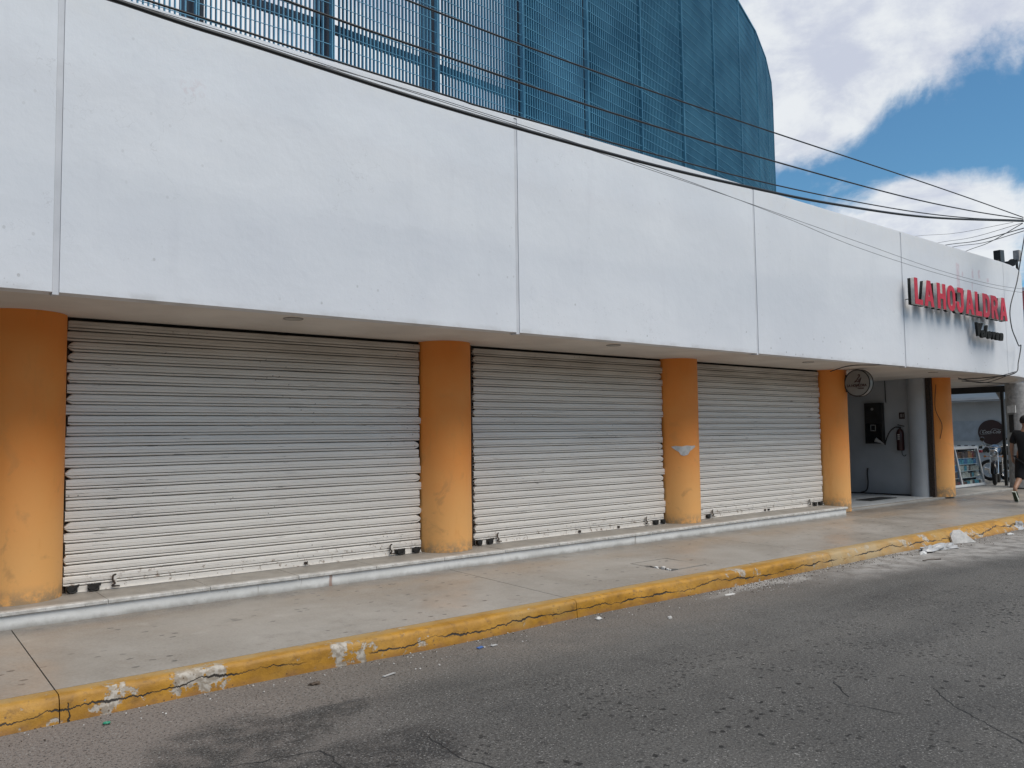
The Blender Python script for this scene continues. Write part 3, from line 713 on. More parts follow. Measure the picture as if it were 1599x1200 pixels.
shutter(1.40, 5.05, 'closed dirty white roller shutter, the widest in view, between the leftmost two orange columns', [(1.46, .09), (1.63, .10)], 1.79, [(4.74, .11), (4.95, .11)], 4.62, [3.62], 3, .330)
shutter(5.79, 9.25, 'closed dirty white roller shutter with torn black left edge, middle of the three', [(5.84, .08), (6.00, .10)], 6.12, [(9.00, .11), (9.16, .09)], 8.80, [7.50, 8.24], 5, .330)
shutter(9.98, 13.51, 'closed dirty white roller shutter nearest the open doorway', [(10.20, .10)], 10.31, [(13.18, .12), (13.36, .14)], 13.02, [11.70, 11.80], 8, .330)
b = MB()

# soffit downlights
for k, (x, y) in enumerate([(3.07, 7.055), (7.26, 7.06), (11.75, 7.14), (16.1, 7.15)]):
    t = thing('downlight', (x, y, ZB+.013), ['small round recessed downlight in the soffit above the widest shutter', 'small round recessed downlight in the soffit above the middle shutter',
              'small round recessed downlight in the soffit above the right-hand shutter', 'small round recessed downlight in the soffit in front of the doorway'][k], 'ceiling light', 'downlights in the soffit')
    MB().torus((x, y, ZB+.012), (0, 0, 1), .085, .007, 28, 6).build('ring', 'downlight_ring', t)
    MB().cyl((x, y, ZB+.009), (0, 0, 1), .078, .004, 24).build('lens', 'downlight_lens', t)

# ---------------------------------------------------------------- fascia lettering
ls = thing('shop_sign', (16, 6.4, 4.0), 'raised red channel letters reading LA HOJALDRA with small black Volovan below, on the white fascia', 'sign')
def arc(cx, cy, rx, ry, a0, a1, n=9): return [(cx+rx*math.cos(R(a0+(a1-a0)*i/n)), cy+ry*math.sin(R(a0+(a1-a0)*i/n))) for i in range(n+1)]
w = .30; s_ = .20
LET = {
 'L': [[(0, 0), (.62, 0), (.62, .2), (.24, .2), (.24, 1), (0, 1)]],
 'A': [[(0, 0), (.25, 0), (.30, .20), (.50, .20), (.55, 0), (.80, 0), (.54, 1), (.26, 1)], [(.335, .37), (.40, .68), (.465, .37)]],
 'H': [[(0, 0), (.24, 0), (.24, .40), (.48, .40), (.48, 0), (.72, 0), (.72, 1), (.48, 1), (.48, .60), (.24, .60), (.24, 1), (0, 1)]],
 'O': [arc(.36, .66, .36, .36, 0, 180)+arc(.36, .34, .36, .36, 180, 360), arc(.36, .66, .13, .15, 0, 180)+arc(.36, .34, .13, .15, 180, 360)],
 'J': [[(.10, 1), (.10, .80), (.38, .80)]+[(.38, .34)]+arc(.29, .32, .09, .13, 0, -180)+[(.20, .42), (-.04, .42)]+arc(.29, .31, .33, .33, 180, 360)+[(.62, 1)]],
 'D': [[(0, 0), (.30, 0)]+arc(.34, .36, .36, .36, -90, 0)+arc(.34, .64, .36, .36, 0, 90)+[(0, 1)], [(.24, .2)]+arc(.32, .36, .14, .16, -90, 0)+arc(.32, .64, .14, .16, 0, 90)+[(.24, .8)]],
 'R': [[(0, 0), (.24, 0), (.24, .36), (.32, .36), (.46, 0), (.72, 0), (.55, .42)]+arc(.40, .70, .30, .30, -50, 90)+[(0, 1)], [(.24, .54)]+arc(.34, .68, .12, .13, -80, 90)+[(.24, .81)]],
}
mwf = lambda x, y, z, sx, sz: Matrix(((sx, 0, 0, x), (0, 0, -1, y), (0, sz, 0, z), (0, 0, 0, 1)))   # letters stand on the XZ plane, facing -Y
word = 'LAHOJALDRA'; wid = {'L': .62, 'A': .80, 'H': .72, 'O': .72, 'J': .66, 'D': .70, 'R': .74}
gap = .15; tot = sum(wid[c] for c in word)+gap*9+.16; Lx0, Lx1 = 13.93, 17.83; sc = (Lx1-Lx0)/tot; xx = Lx0; HH = .455; zb0 = 3.785
for i, ch in enumerate(word):
    mk = 'letter'
    body = poly_obj(LET[ch], mwf(xx, 6.462, zb0, sc, HH), .030, 'sign_return', mk, ls)
    poly_obj(LET[ch], mwf(xx, 6.427, zb0, sc, HH), .004, 'sign_red', 'face', body)
    poly_obj(LET[ch], mwf(xx-.003, 6.519, zb0, sc, HH), .024, 'sign_black', 'back_can', body)
    xx += sc*(wid[ch]+gap+(.16 if i == 1 else 0))
for ch_i, (ch, cxp, sz, zc) in enumerate([('V', 16.56, .31, 3.53), ('o', 16.75, .24, 3.485), ('l', 16.89, .28, 3.515), ('o', 17.05, .24, 3.485), ('v', 17.24, .24, 3.485), ('a', 17.43, .24, 3.485), ('n', 17.63, .24, 3.485)]):
    mw = mwf(cxp, 6.50, zc, 1.05, 1.05)
    text_obj(ch, sz, mw, 'sign_black', 'script_letter', ls, .022, .018, .3, 1.15)
# wall stand-offs
for x in [14.05, 14.5, 14.95, 15.4, 15.8, 16.2, 16.6, 17.0, 17.4, 17.75]: MB().tube([(x, 6.52, 3.90), (x, F+.01, 3.90)], .008, 6).build('standoff', 'dark_steel', ls)

# round projecting sign
rs_ = thing('hanging_sign', (13.86, 7.48, 2.49), 'round white lightbox sign with dark monogram projecting from the orange column', 'sign')
rx, ry, rz, rr = 13.86, 7.485, 2.495, .235
b = MB(); b.cyl((rx+.01, ry, rz), (1, 0, 0), rr, .11, 48); b.build('drum', 'acrylic_shaded', rs_)
b = MB(); b.torus((rx+.005, ry, rz), (1, 0, 0), rr, .010, 48, 8); b.torus((rx+.125, ry, rz), (1, 0, 0), rr, .010, 48, 8); b.build('rim', 'dark_steel', rs_)
# columns is left (+Y) of the drum as seen from the street
b = MB(); b.box(rx+.04, rx+.09, ry+rr-.02, 7.80, rz+.13, rz+.155); b.box(rx+.04, rx+.09, ry+rr-.02, 7.80, rz-.15, rz-.125); b.build('bracket', 'rust_dark', rs_)
mwx = lambda y, z: Matrix(((0, 0, -1, rx+.008), (-1, 0, 0, y), (0, 1, 0, z), (0, 0, 0, 1)))   # text on the YZ plane, facing -X
def stroke(pts, r, yc, zc, m, name, par, x=rx+.006):
    b = MB(); b.tube([(x, yc-u, zc+v) for u, v in crv([(p[0], p[1], 0) for p in pts], 6) for _ in [0]] if False else [(x, yc-q.x, zc+q.y) for q in crv([(p[0], p[1], 0) for p in pts], 6)], r, 6)
    return b.build(name, m, par)
stroke([(.020, .115), (.045, .13), (.05, .10), (.02, .07), (-.01, .02), (-.045, -.005), (-.02, .02), (.02, .0), (.05, .015)], .0075, ry, rz+.02, 'lettering_dark', 'monogram', rs_)
stroke([(.045, .055), (.03, .02), (.045, .01), (.075, .07), (.05, .0), (.03, -.05), (.015, -.05)], .0075, ry, rz+.02, 'lettering_dark', 'monogram', rs_)
text_obj('LA HOJALDRA', .062, mwx(ry+.01, rz-.045), 'lettering_dark', 'lettering', rs_, .003, .002, 0, .92)
text_obj('Volovan', .036, mwx(ry-.06, rz-.095), 'lettering_dark', 'lettering', rs_, .003, .001, .3, 1.0)

# lobby wall fittings
LW = 17.80
t = thing('meter_cabinet', (LW-.05, 9.2, 1.34), 'black electrical meter cabinet on the lobby wall', 'cabinet')
MB().box(LW-.11, LW, 9.00, 9.41, 1.35, 2.26).build('case', 'dark_steel', t, bevel=.008)
MB().box(LW-.118, LW-.112, 9.03, 9.38, 1.38, 1.80).build('door_panel', 'black_gloss', t)
b = MB(); b.box(LW-.124, LW-.119, 9.15, 9.27, 1.63, 1.645); b.box(LW-.124, LW-.119, 9.15, 9.27, 1.755, 1.77); b.box(LW-.124, LW-.119, 9.15, 9.162, 1.646, 1.754); b.box(LW-.124, LW-.119, 9.258, 9.27, 1.646, 1.754); b.build('window_frame', 'cement', t)
b = MB(); b.cyl((LW-.112, 9.22, 2.12), (-1, 0, 0), .03, .012, 16); b.build('dial', 'cement', t)
MB().tube([(LW-.02, 8.95, 2.26), (LW-.02, 8.955, 2.745)], .010, 6).build('conduit', 'cable_black', t)
t = thing('fire_extinguisher', (LW-.08, 8.62, 1.2), 'dark fire extinguisher with hose and horn hung on the lobby wall', 'fire extinguisher')
b = MB(); b.tube([(LW-.09, 8.625, 1.20), (LW-.09, 8.625, 1.22), (LW-.09, 8.625, 1.58), (LW-.09, 8.625, 1.64), (LW-.09, 8.625, 1.67)], [.07, .078, .078, .06, .028], 20); b.build('cylinder', 'extinguisher', t)
b = MB(); b.cyl((LW-.09, 8.625, 1.67), (0, 0, 1), .022, .05, 12); b.obox((LW-.09, 8.60, 1.745), (.012, 0, 0), (0, .07, .018), (0, -.002, .008)); b.build('valve', 'dark_steel', t)
b = MB(); b.tube(crv([(LW-.09, 8.65, 1.71), (LW-.09, 8.74, 1.70), (LW-.09, 8.86, 1.60), (LW-.09, 8.95, 1.40), (LW-.09, 8.97, 1.32)]), .014, 8); b.build('hose', 'cable_black', t)
b = MB(); b.tube([(LW-.12, 8.975, 1.33), (LW-.16, 9.03, 1.385), (LW-.20, 9.13, 1.44)], [.014, .022, .055], 14); b.build('horn', 'cement', t)
b = MB(); 
for k in range(3): b.box(LW-.172, LW-.168, 8.60, 8.645, 1.44+k*.045, 1.462+k*.045)
b.build('label_print', 'cement_light', t)
MB().tube(crv([(LW-.05, 8.62, 1.20), (LW-.05, 8.615, 1.12), (LW-.05, 8.57, 1.08), (LW-.05, 8.53, 1.11)]), .008, 6).build('hanging_wire', 'cable_black', t)
t = thing('wall_sign', (LW-.01, 8.61, 1.95), 'small dark red square sign on the lobby wall above the fire extinguisher', 'sign')
MB().box(LW-.012, LW-.001, 8.55, 8.67, 1.89, 2.03).build('plate', 'disc_red', t)
b = MB(); b.box(LW-.016, LW-.013, 8.62, 8.635, 1.92, 2.0); b.box(LW-.016, LW-.013, 8.595, 8.61, 1.92, 2.0); b.box(LW-.016, LW-.013, 8.565, 8.575, 1.92, 2.0); b.build('print', 'cement', t)
tag(MB().tube(crv([(LW-.03, 9.42, .80), (LW-.04, 9.43, .66), (LW-.05, 9.42, .45), (LW-.06, 9.46, .30), (LW-.1, 9.6, .238)]), .014, 7).build('wall_cable', 'cable_black'), 'black cable stub coming out low on the lobby wall', 'cable')

# ---------------------------------------------------------------- blue grating screen
SZ0, SZ1 = 4.42, 9.45
P = [(-1.68, 7.0), (-.41, 7.0), (.87, 7.0), (2.146, 7.0), (3.419, 7.0), (4.69, 7.09), (5.96, 7.196), (7.217, 7.40), (8.473, 7.612), (9.719, 7.879), (10.949, 8.212), (12.172, 8.569),
     (13.43, 9.06), (14.58, 9.61), (15.72, 10.24), (16.80, 10.92), (17.83, 11.60), (18.90, 12.30), (19.96, 12.98), (21.02, 13.66), (22.08, 14.34), (23.10, 15.0), (23.9, 16.0), (24.2, 17.3)]
sc_ = thing('blue_screen', (8, 8, 4.4), 'tall curved screen of blue steel grating standing on the roof behind the white fascia', 'screen')
NB = 30; RP = .135
rl = random.Random(3)
for i in range(len(P)-1):
    a, c = Vector((*P[i], 0)), Vector((*P[i+1], 0)); d = (c-a); L = d.length; d.normalize(); nr = Vector((d.y, -d.x, 0))
    b = MB(); nb = int(L/.0425)
    off = nr*rl.uniform(-.006, .006)
    for k in range(2, nb-1):
        q = a+d*(L*k/nb)+off
        b.obox((q.x, q.y, (SZ0+SZ1)/2), d*.0048, nr*.016, (0, 0, (SZ1-SZ0)/2))
    z = SZ0+.05
    nn = nr*.0165
    while z < SZ1:
        q = (a+c)/2+off+nn; b.obox((q.x, q.y, z), d*(L/2-.01), nr*.003, (0, 0, .0030)); z += RP
    b.build('grating_panel', 'blue_steel', sc_, fix=False)
    b = MB(); q = a+nr*.002; b.obox((q.x, q.y, (SZ0+SZ1)/2), d*.006, nr*.028, (0, 0, (SZ1-SZ0)/2+.01))
    q = a+d*.02+nr*.002; b.obox((q.x, q.y, (SZ0+SZ1)/2), d*.004, nr*.028, (0, 0, (SZ1-SZ0)/2+.01)); b.build('edge_bar', 'blue_steel', sc_)
    # posts and rails behind
    q = a-nr*.16; b = MB(); b.obox((q.x, q.y, (SZ0+SZ1)/2), d*.05, nr*.08, (0, 0, (SZ1-SZ0)/2-.05)); q2 = q+d*.09; b.obox((q2.x, q2.y, (SZ0+SZ1)/2), d*.016, nr*.05, (0, 0, (SZ1-SZ0)/2-.06)); b.build('post', 'blue_frame', sc_)
    for z in (5.70, 7.2, 8.7):
        q = (a+c)/2-nr*.20; b = MB(); b.obox((q.x, q.y, z), d*(L/2-.06), nr*.03, (0, 0, .038)); b.build('rail', 'blue_frame', sc_)
b = MB()
for i in range(len(P)-1):
    a, c = Vector((*P[i], SZ1+.02)), Vector((*P[i+1], SZ1+.02)); d = (c-a); L = d.length; d.normalize(); nr = Vector((d.y, -d.x, 0)); q = (a+c)/2; b.obox(q, d*L/2, nr*.03, (0, 0, .015))
b.build('top_rail', 'blue_steel', sc_)
# inner sheeted room behind the screen's right part (keeps it closed against the sky)
rm = thing('roof_room', (16, 16, 4.4), 'dark blue rooftop volume hidden behind the grating', 'building')
b = MB(); rp = [(7.3, 7.85), (8.4, 8.1), (9.6, 8.4), (10.8, 8.75), (12.0, 9.1), (13.2, 9.6), (14.3, 10.1), (15.4, 10.75), (17.5, 12.1), (19.6, 13.5), (22.6, 15.5), (23.2, 18), (18, 22), (13.5, 17)]
n = len(rp); b.add([(x, y, 4.4) for x, y in rp]+[(x, y, 9.3) for x, y in rp], [tuple(range(n)), tuple(range(n, 2*n))]+[(i, (i+1) % n, n+(i+1) % n, n+i) for i in range(n)])
b.build('wall', 'blue_frame', rm)

# small boxes on the parapet end and conduit mast
t = thing('floodlight', (18.9, 6.9, ZT), 'larger black floodlight box on the parapet at the far right end', 'floodlight', 'floodlights on the parapet')
b = MB(); b.obox((19.0, 6.95, 5.31), (.11, 0, .01), (0, .07, 0), (-.01, 0, .16)); b.build('housing', 'dark_steel', t, bevel=.01)
b = MB(); b.tube([(18.8, 6.9, 5.08), (18.8, 6.9, 5.22), (19.0, 6.95, 5.22)], .02, 6); b.tube([(18.55, 6.86, 5.09), (18.75, 6.88, 5.14), (18.85, 6.9, 5.12)], .022, 6); b.build('arm', 'dark_steel', t)
t = thing('floodlight', (19.6, 6.95, ZT), 'smaller black floodlight box beside the conduit mast', 'floodlight', 'floodlights on the parapet')
b = MB(); b.obox((19.62, 7.0, 5.22), (.09, .02, 0), (0, .07, 0), (0, 0, .09)); b.cyl((19.5, 6.88, 5.25), (-1, -.3, 0), .08, .05, 16, 0); b.build('housing', 'dark_steel', t, bevel=.01)
b = MB(); b.tube([(19.62, 7.0, 5.08), (19.62, 7.0, 5.18)], .02, 6); b.build('arm', 'dark_steel', t)
t = thing('conduit_mast', (20.2, 6.98, 2.9), 'thin dark service conduit running down the corner of the white fascia', 'conduit')
MB().tube([(19.92, 6.93, 3.0), (19.92, 6.93, 5.1), (19.90, 6.93, 5.38)], .028, 8).build('pipe', 'dark_steel', t)
MB().obox((20.0, 6.95, 5.48), (.06, 0, 0), (0, .06, 0), (0, 0, .12)).build('weather_head', 'cement', t)

# ---------------------------------------------------------------- street pole and cables
PX, PY = 17.25, 5.58
t = thing('utility_pole', (PX, PY, .1), 'concrete utility pole at the kerb just past the right edge', 'utility pole')
MB().tube([(PX, PY, .1), (PX, PY, 7.6)], [.14, .10], 20).build('shaft', 'pole_concrete', t)
MB().obox((PX-.2, PY, 5.42), (.18, 0, 0), (0, .03, 0), (0, 0, .03)).build('cable_clamp', 'dark_steel', t)
MB().tube([(PX-.36, PY, 5.45), (PX-.36, PY, 5.25)], .03, 8).build('insulator', 'dark_steel', t)
AT = (16.50, 5.6, 5.43)
def cable(pts, r, label, m='cable_black', n=8, name='overhead_cable'):
    c = crv(pts, n); o = MB().tube(c, r, 6).build(name, m); return tag(o, label, 'cable', 'overhead cables along the street')
cable([(-13, 5.6, 6.5), (-6, 5.6, 5.25), (-2, 5.6, 4.70), (1.19, 5.6, 4.515), (2.15, 5.6, 4.483), (3.82, 5.6, 4.436), (6.2, 5.6, 4.454), (8.2, 5.6, 4.535), (9.93, 5.6, 4.640), (12.7, 5.6, 4.90), AT], .0165, 'thickest black overhead cable bundle sagging across the white fascia')
cable([(-13, 5.6, 6.4), (-5, 5.6, 5.2), (0, 5.6, 4.66), (2.15, 5.6, 4.565), (3.82, 5.6, 4.54), (4.52, 5.6, 4.54), (8.23, 5.6, 4.636), (11.5, 5.6, 4.846), (14, 5.6, 5.10), (16.50, 5.6, 5.45)], .008, 'black overhead cable following the parapet line just above the thickest bundle')
cable([(-13, 5.6, 6.6), (-5, 5.6, 5.5), (-1, 5.6, 5.05), (2.34, 5.6, 4.90), (3.82, 5.6, 4.88), (5.5, 5.6, 4.87), (8.24, 5.6, 4.935), (11.7, 5.6, 5.075), (14.2, 5.6, 5.25), (16.50, 5.6, 5.47)], .0095, 'black overhead cable crossing the lower part of the blue screen')
cable([(-13, 5.6, 7.0), (-5, 5.6, 5.9), (0, 5.6, 5.36), (3.44, 5.6, 5.25), (5.5, 5.6, 5.24), (8.26, 5.6, 5.30), (11.7, 5.6, 5.40), (14.2, 5.6, 5.46), (16.50, 5.6, 5.50)], .0085, 'highest black overhead cable, crossing the upper right of the blue screen')
cable([(-13, 5.62, 6.0), (-4, 5.62, 5.1), (0, 5.62, 4.58), (2.15, 5.62, 4.50), (3.82, 5.62, 4.50), (6.4, 5.62, 4.43), (9.2, 5.9, 4.428), (11.11, 5.9, 4.272), (14, 5.95, 4.20), (16.85, 5.9, 4.205), (20, 5.7, 4.4)], .0032, 'thin lower wire drooping across the white fascia towards the red letters', 'cable_grey')
cable([(-13, 5.65, 6.1), (-4, 5.65, 5.2), (0, 5.65, 4.63), (2.15, 5.65, 4.54), (3.82, 5.65, 4.50), (4.85, 5.7, 4.50), (8, 5.9, 4.50), (11.12, 5.9, 4.357), (14, 5.95, 4.26), (16.74, 5.9, 4.266), (20, 5.7, 4.5)], .0032, 'thin upper wire drooping across the white fascia above the red letters', 'cable_grey')
for (a, c, r, lb) in [((22.4, 9.5, 6.543), (16.50, 5.6, 5.30), .010, 'black wire bundle rising leftward from the pole behind the parapet'), ((23.07, 9.5, 6.60), (16.50, 5.6, 5.25), .008, 'black wire below the bundle going behind the parapet'),
                  ((23.7, 9.5, 6.55), (16.45, 5.6, 5.38), .008, 'lowest black wire crossing the blue gap of sky by the pole'), ((21.95, 9.5, 6.54), (16.45, 5.6, 5.39), .005, 'fine black wire slanting from the pole down to the parapet'),
                  ((20.7, 9.5, 6.54), (16.3, 5.7, 5.40), .004, 'faintest wire dropping from the cloud to the parapet left of the others')]:
    a, c = Vector(a), Vector(c); m_ = (a+c)/2-Vector((0, 0, .06)); ext = c+(c-a)*.0
    o = MB().tube(crv([a+(a-c)*.9, a, m_, c], 6), r, 6).build('roof_wire', 'cable_black'); tag(o, lb, 'cable', 'wires crossing behind the parapet')
tag(MB().tube(crv([(AT[0]+.2, 5.62, 5.4), (18.6, 6.40, 5.135), (18.40, 6.42, 4.646), (18.037, 6.44, 4.085), (18.05, 6.44, 3.696), (18.247, 6.44, 3.449), (18.55, 6.5, 3.34), (18.80, 6.55, 3.36), (18.62, 6.55, 3.02), (18.38, 6.55, 2.77), (17.9, 6.9, 2.69), (17.45, 7.2, 2.66)]), .010, 6).build('drop_cable', 'cable_black'), 'black drop cable looping down the right end of the white fascia', 'cable')
b = MB()
b.tube(crv([(16.75, 5.95, 2.70), (17.43, 6.5, 2.67), (18.41, 7.23, 2.66), (17.49, 7.27, 2.67)]), .008, 6); b.tube(crv([(17.3, 6.17, 2.71), (19.1, 7.32, 2.66), (18.5, 7.4, 2.65), (17.27, 7.18, 2.68)]), .008, 6); b.tube(crv([(20.7, 7.5, 2.68), (19.07, 7.36, 2.65), (18.45, 7.6, 2.68)]), .010, 6)
tag(b.build('slack_cables', 'cable_black'), 'slack black cables tangled under the soffit at the street corner', 'cable')
tag(MB().tube(crv([(13.4, 7.72, 2.70), (13.1, 7.3, 2.735), (12.99, 7.0, 2.74), (12.97, 6.70, 2.72), (13.3, 6.68, 2.735), (14.2, 6.7, 2.742)]), .008, 6).build('soffit_cable', 'cable_black'), 'thin black cable running under the soffit edge above the round sign', 'cable')

# ---------------------------------------------------------------- corner area beyond the last orange column
t = thing('canopy_frame', (22.35, 8.2, .22), 'dark steel beam and thin post framing the open corner', 'frame')
MB().box(22.29, 22.41, 8.05, 12.4, 2.56, 2.72).build('beam', 'dark_steel', t)
MB().box(22.27, 22.335, 8.22, 8.285, .227, 2.559).build('post', 'dark_steel', t)
MB().add([(22.30, 8.40, 2.555), (22.30, 8.30, 2.555), (22.30, 8.30, 2.36), (22.34, 8.40, 2.555), (22.34, 8.30, 2.555), (22.34, 8.30, 2.36)], [(0, 1, 2), (3, 5, 4), (0, 3, 4, 1), (1, 4, 5, 2), (2, 5, 3, 0)]).build('gusset', 'cement', t)
MB().box(18.36, 18.75, 8.05, 8.25, 2.56, 2.735).build('shutter_box', 'gap_black', t)
t = thing('side_street_wall', (27, 10, 0), 'pale grey wall across the side street with a black and white chequered band', 'wall')
MB().box(27.0, 27.2, 6.2, 16, 0, 2.50).build('wall_face', 'wall_shade', t)
MB().box(26.4, 27.3, 6.0, 16.2, 2.52, 2.60).build('eave', 'wall_shade', t)
MB().box(26.985, 26.998, 10.45, 11.8, 1.28, 1.90).build('poster', 'poster_blue', t)
b = MB(); b2 = MB(); q = .105
for k in range(26):
    for r_ in range(2):
        (b if (k+r_) % 2 else b2).box(26.97, 26.995, 9.35+k*q+.001, 9.35+(k+1)*q-.001, .93+r_*q+.001, .93+(r_+1)*q-.001)
b.build('dark_tiles', 'black_gloss', t)['kind'] = 'stuff'; b2.build('light_tiles', 'print_white', t)['kind'] = 'stuff'
t = thing('drink_sign', (26.95, 10.33, 1.6), 'round dark red drink sign with white script on the side street wall', 'sign')
b = MB(); b.cyl((26.96, 10.32, 1.54), (-1, 0, 0), .375, .04, 48); b.build('disc', 'disc_red', t, bevel=.006)
mwc = Matrix(((0, 0, -1, 26.915), (-1, 0, 0, 10.32), (0, 1, 0, 1.55), (0, 0, 0, 1)))
text_obj('Coca-Cola', .150, mwc, 'cement_light', 'lettering', t, .003, -.001, .42, .82, .98)
def st2(pts, r): 
    b = MB(); b.tube([(26.912, 10.32-q.x, 1.55+q.y) for q in crv([(p[0], p[1], 0) for p in pts], 6)], r, 6); b.build('flourish', 'cement_light', t)
st2([(-.22, .04), (-.27, .06), (-.31, 0), (-.30, -.06), (-.22, -.075), (-.10, -.06), (0.0, -.065)], .0035)
st2([(.02, -.05), (.0, .03), (.06, .09), (.16, .085), (.24, .06), (.29, .075)], .0035)
MB()
t = thing('pale_house', (31, 12, 0), 'pale building rising behind the side street wall', 'building')
MB().box(31, 38, 9.2, 24, 0, 3.6).build('wall', 'far_wall', t); MB().box(30.9, 38.1, 9.1, 24.1, 3.6, 3.75).build('cornice', 'far_wall', t)
t = thing('corner_shop', (40, 14, 0), 'distant shop with red, white and green banner seen past the fascia end', 'building')
MB().box(44, 56, 8, 16.6, 0, 8.5).build('wall', 'far_wall', t)
MB().box(43.9, 43.98, 13.9, 16.5, 7.4, 8.3).build('banner', 'banner_red', t); MB().box(43.9, 43.98, 13.9, 16.5, 6.0, 6.6).build('banner', 'banner_blue', t); MB().box(43.9, 43.98, 13.9, 16.5, 3.6, 5.2).build('banner', 'banner_green', t)
for k in range(4):
    w_ = MB().box(43.88, 43.97, 8.6+k*1.3, 9.5+k*1.3, 3.4, 4.8).build('window', 'dark_steel', t)
t = thing('opposite_block', (8, -9, 0), 'unseen row of two-storey beige shop fronts across the street, added to block low sky light', 'building')  # out of view, added to cut low sky light on shutters and columns
MB().box(-30, 10, -18, -8.2, 0, 4.6).build('wall', 'opp_beige', t); MB().box(10.05, 26, -18, -8.4, 0, 5.2).build('wall', 'opp_cream', t)
MB().box(-30, 26, -8.19, -7.0, -.03, .15).build('footway', 'worn_concrete', t)
for k in range(13):
    xk = -26+k*4; MB().box(xk, xk+2.6, -8.41 if xk > 8 else -8.21, -8.1, .2, 2.8).build('shop_door', 'lobby_kerb', t); MB().box(xk+.4, xk+2.2, -8.41, -8.15, 3.2, 4.0).build('window', 'dark_steel', t)
t = thing('street_block', (60, 0, 0), 'row of far street fronts at the end of the road', 'building')
for k in range(4):
    MB().box(60+k*.8, 75, -12+k*5, -7.2+k*5, 0, 4.5+k*.4).build('house_front', 'far_wall', t)

# display cabinet (slanted glass front, white frame)
t = thing('display_cabinet', (21.2, 8.95, .226), 'white framed glass display cabinet full of packaged goods', 'display cabinet')
X0, X1, Y0_, Y1_ = 20.10, 22.05, 8.66, 9.30; zb_, zt_ = .228, 1.20; sl = .16
def fy(z): return Y0_+sl*(z-zb_)/(zt_-zb_)
def bar(b, x, z, x2, z2, r=.022):
    a = Vector((x, fy(z), z)); c = Vector((x2, fy(z2), z2)); d = (c-a).normalized(); n_ = Vector((0, -1, sl)).normalized(); s2 = d.cross(n_)
    b.obox((a+c)/2, d*((c-a).length/2), n_*r, s2*r)
b = MB(); bar(b, X0, zb_+.05, X1, zb_+.05, .03); bar(b, X0, zt_-.02, X1, zt_-.02, .032)
for xq in (X0, 20.78, X1): bar(b, xq, zb_+.02, xq, zt_)
b.box(X0-.02, X1+.02, fy(zt_), Y1_, zt_-.03, zt_+.012); b.box(X0-.02, X1+.02, Y0_+.01, Y1_, zb_, zb_+.04); b.build('frame', 'steel_white', t)
b = MB(); b.box(X0, X1, Y1_-.02, Y1_, zb_+.04, zt_-.03); b.box(X0, X0+.02, Y0_+.2, Y1_-.03, zb_+.04, zt_-.03); b.box(X1-.01, X1, Y0_+.2, Y1_-.03, zb_+.04, zt_-.03); b.build('back_panel', 'dark_steel', t)
b = MB(); b.add([(X0+.03, fy(.30)-.004, .30), (X1-.03, fy(.30)-.004, .30), (X1-.03, fy(1.16)-.004, 1.16), (X0+.03, fy(1.16)-.004, 1.16), (X0+.03, fy(.30)+.002, .30), (X1-.03, fy(.30)+.002, .30), (X1-.03, fy(1.16)+.002, 1.16), (X0+.03, fy(1.16)+.002, 1.16)],
      [(0, 1, 2, 3), (7, 6, 5, 4), (0, 4, 5, 1), (1, 5, 6, 2), (2, 6, 7, 3), (3, 7, 4, 0)]); b.build('pane', 'glass', t)
for sz in (.46, .62, .78, .93):
    MB().box(X0+.03, X1-.03, fy(sz)+.03, Y1_-.03, sz-.012, sz).build('shelf', 'steel_white', t)
gm = ['goods_cream', 'goods_cream', 'goods_cyan', 'goods_blue', 'goods_orange', 'goods_red', 'goods_brown', 'goods_green', 'goods_cream']
rg = random.Random(12)
for li, sz in enumerate((.272, .462, .622, .782, .932)):
    xq = X0+.06
    while xq < X1-.16:
        wq = rg.uniform(.07, .16); hq = rg.uniform(.09, .14) if li < 4 else rg.uniform(.12, .17)
        pal = gm if xq > 20.8 else ['goods_brown', 'goods_green', 'goods_blue', 'goods_red']
        mm = rg.choice(pal)
        if xq > 20.8: mm = {4: rg.choice(['goods_orange', 'goods_red', 'goods_orange', 'goods_brown']), 3: rg.choice(['goods_blue', 'goods_cyan', 'goods_blue'])}.get(li, rg.choice(['goods_cream', 'goods_cream', 'goods_cyan', 'goods_brown']))
        o = MB().box(xq, xq+wq, fy(sz)+.04, fy(sz)+.14, sz+.001, sz+hq).build('packet', mm, t)
        xq += wq+.012
tag(MB().tube(crv([(20.55, 8.95, 1.44), (20.70, 8.95, 1.42), (20.82, 8.95, 1.34), (20.86, 8.95, 1.22)]), [.02]*9+[.03]*8+[.035]*8, 8).build('curved_handle', 'black_gloss'), 'black curved handle sticking up on top of the display cabinet', 'handle')

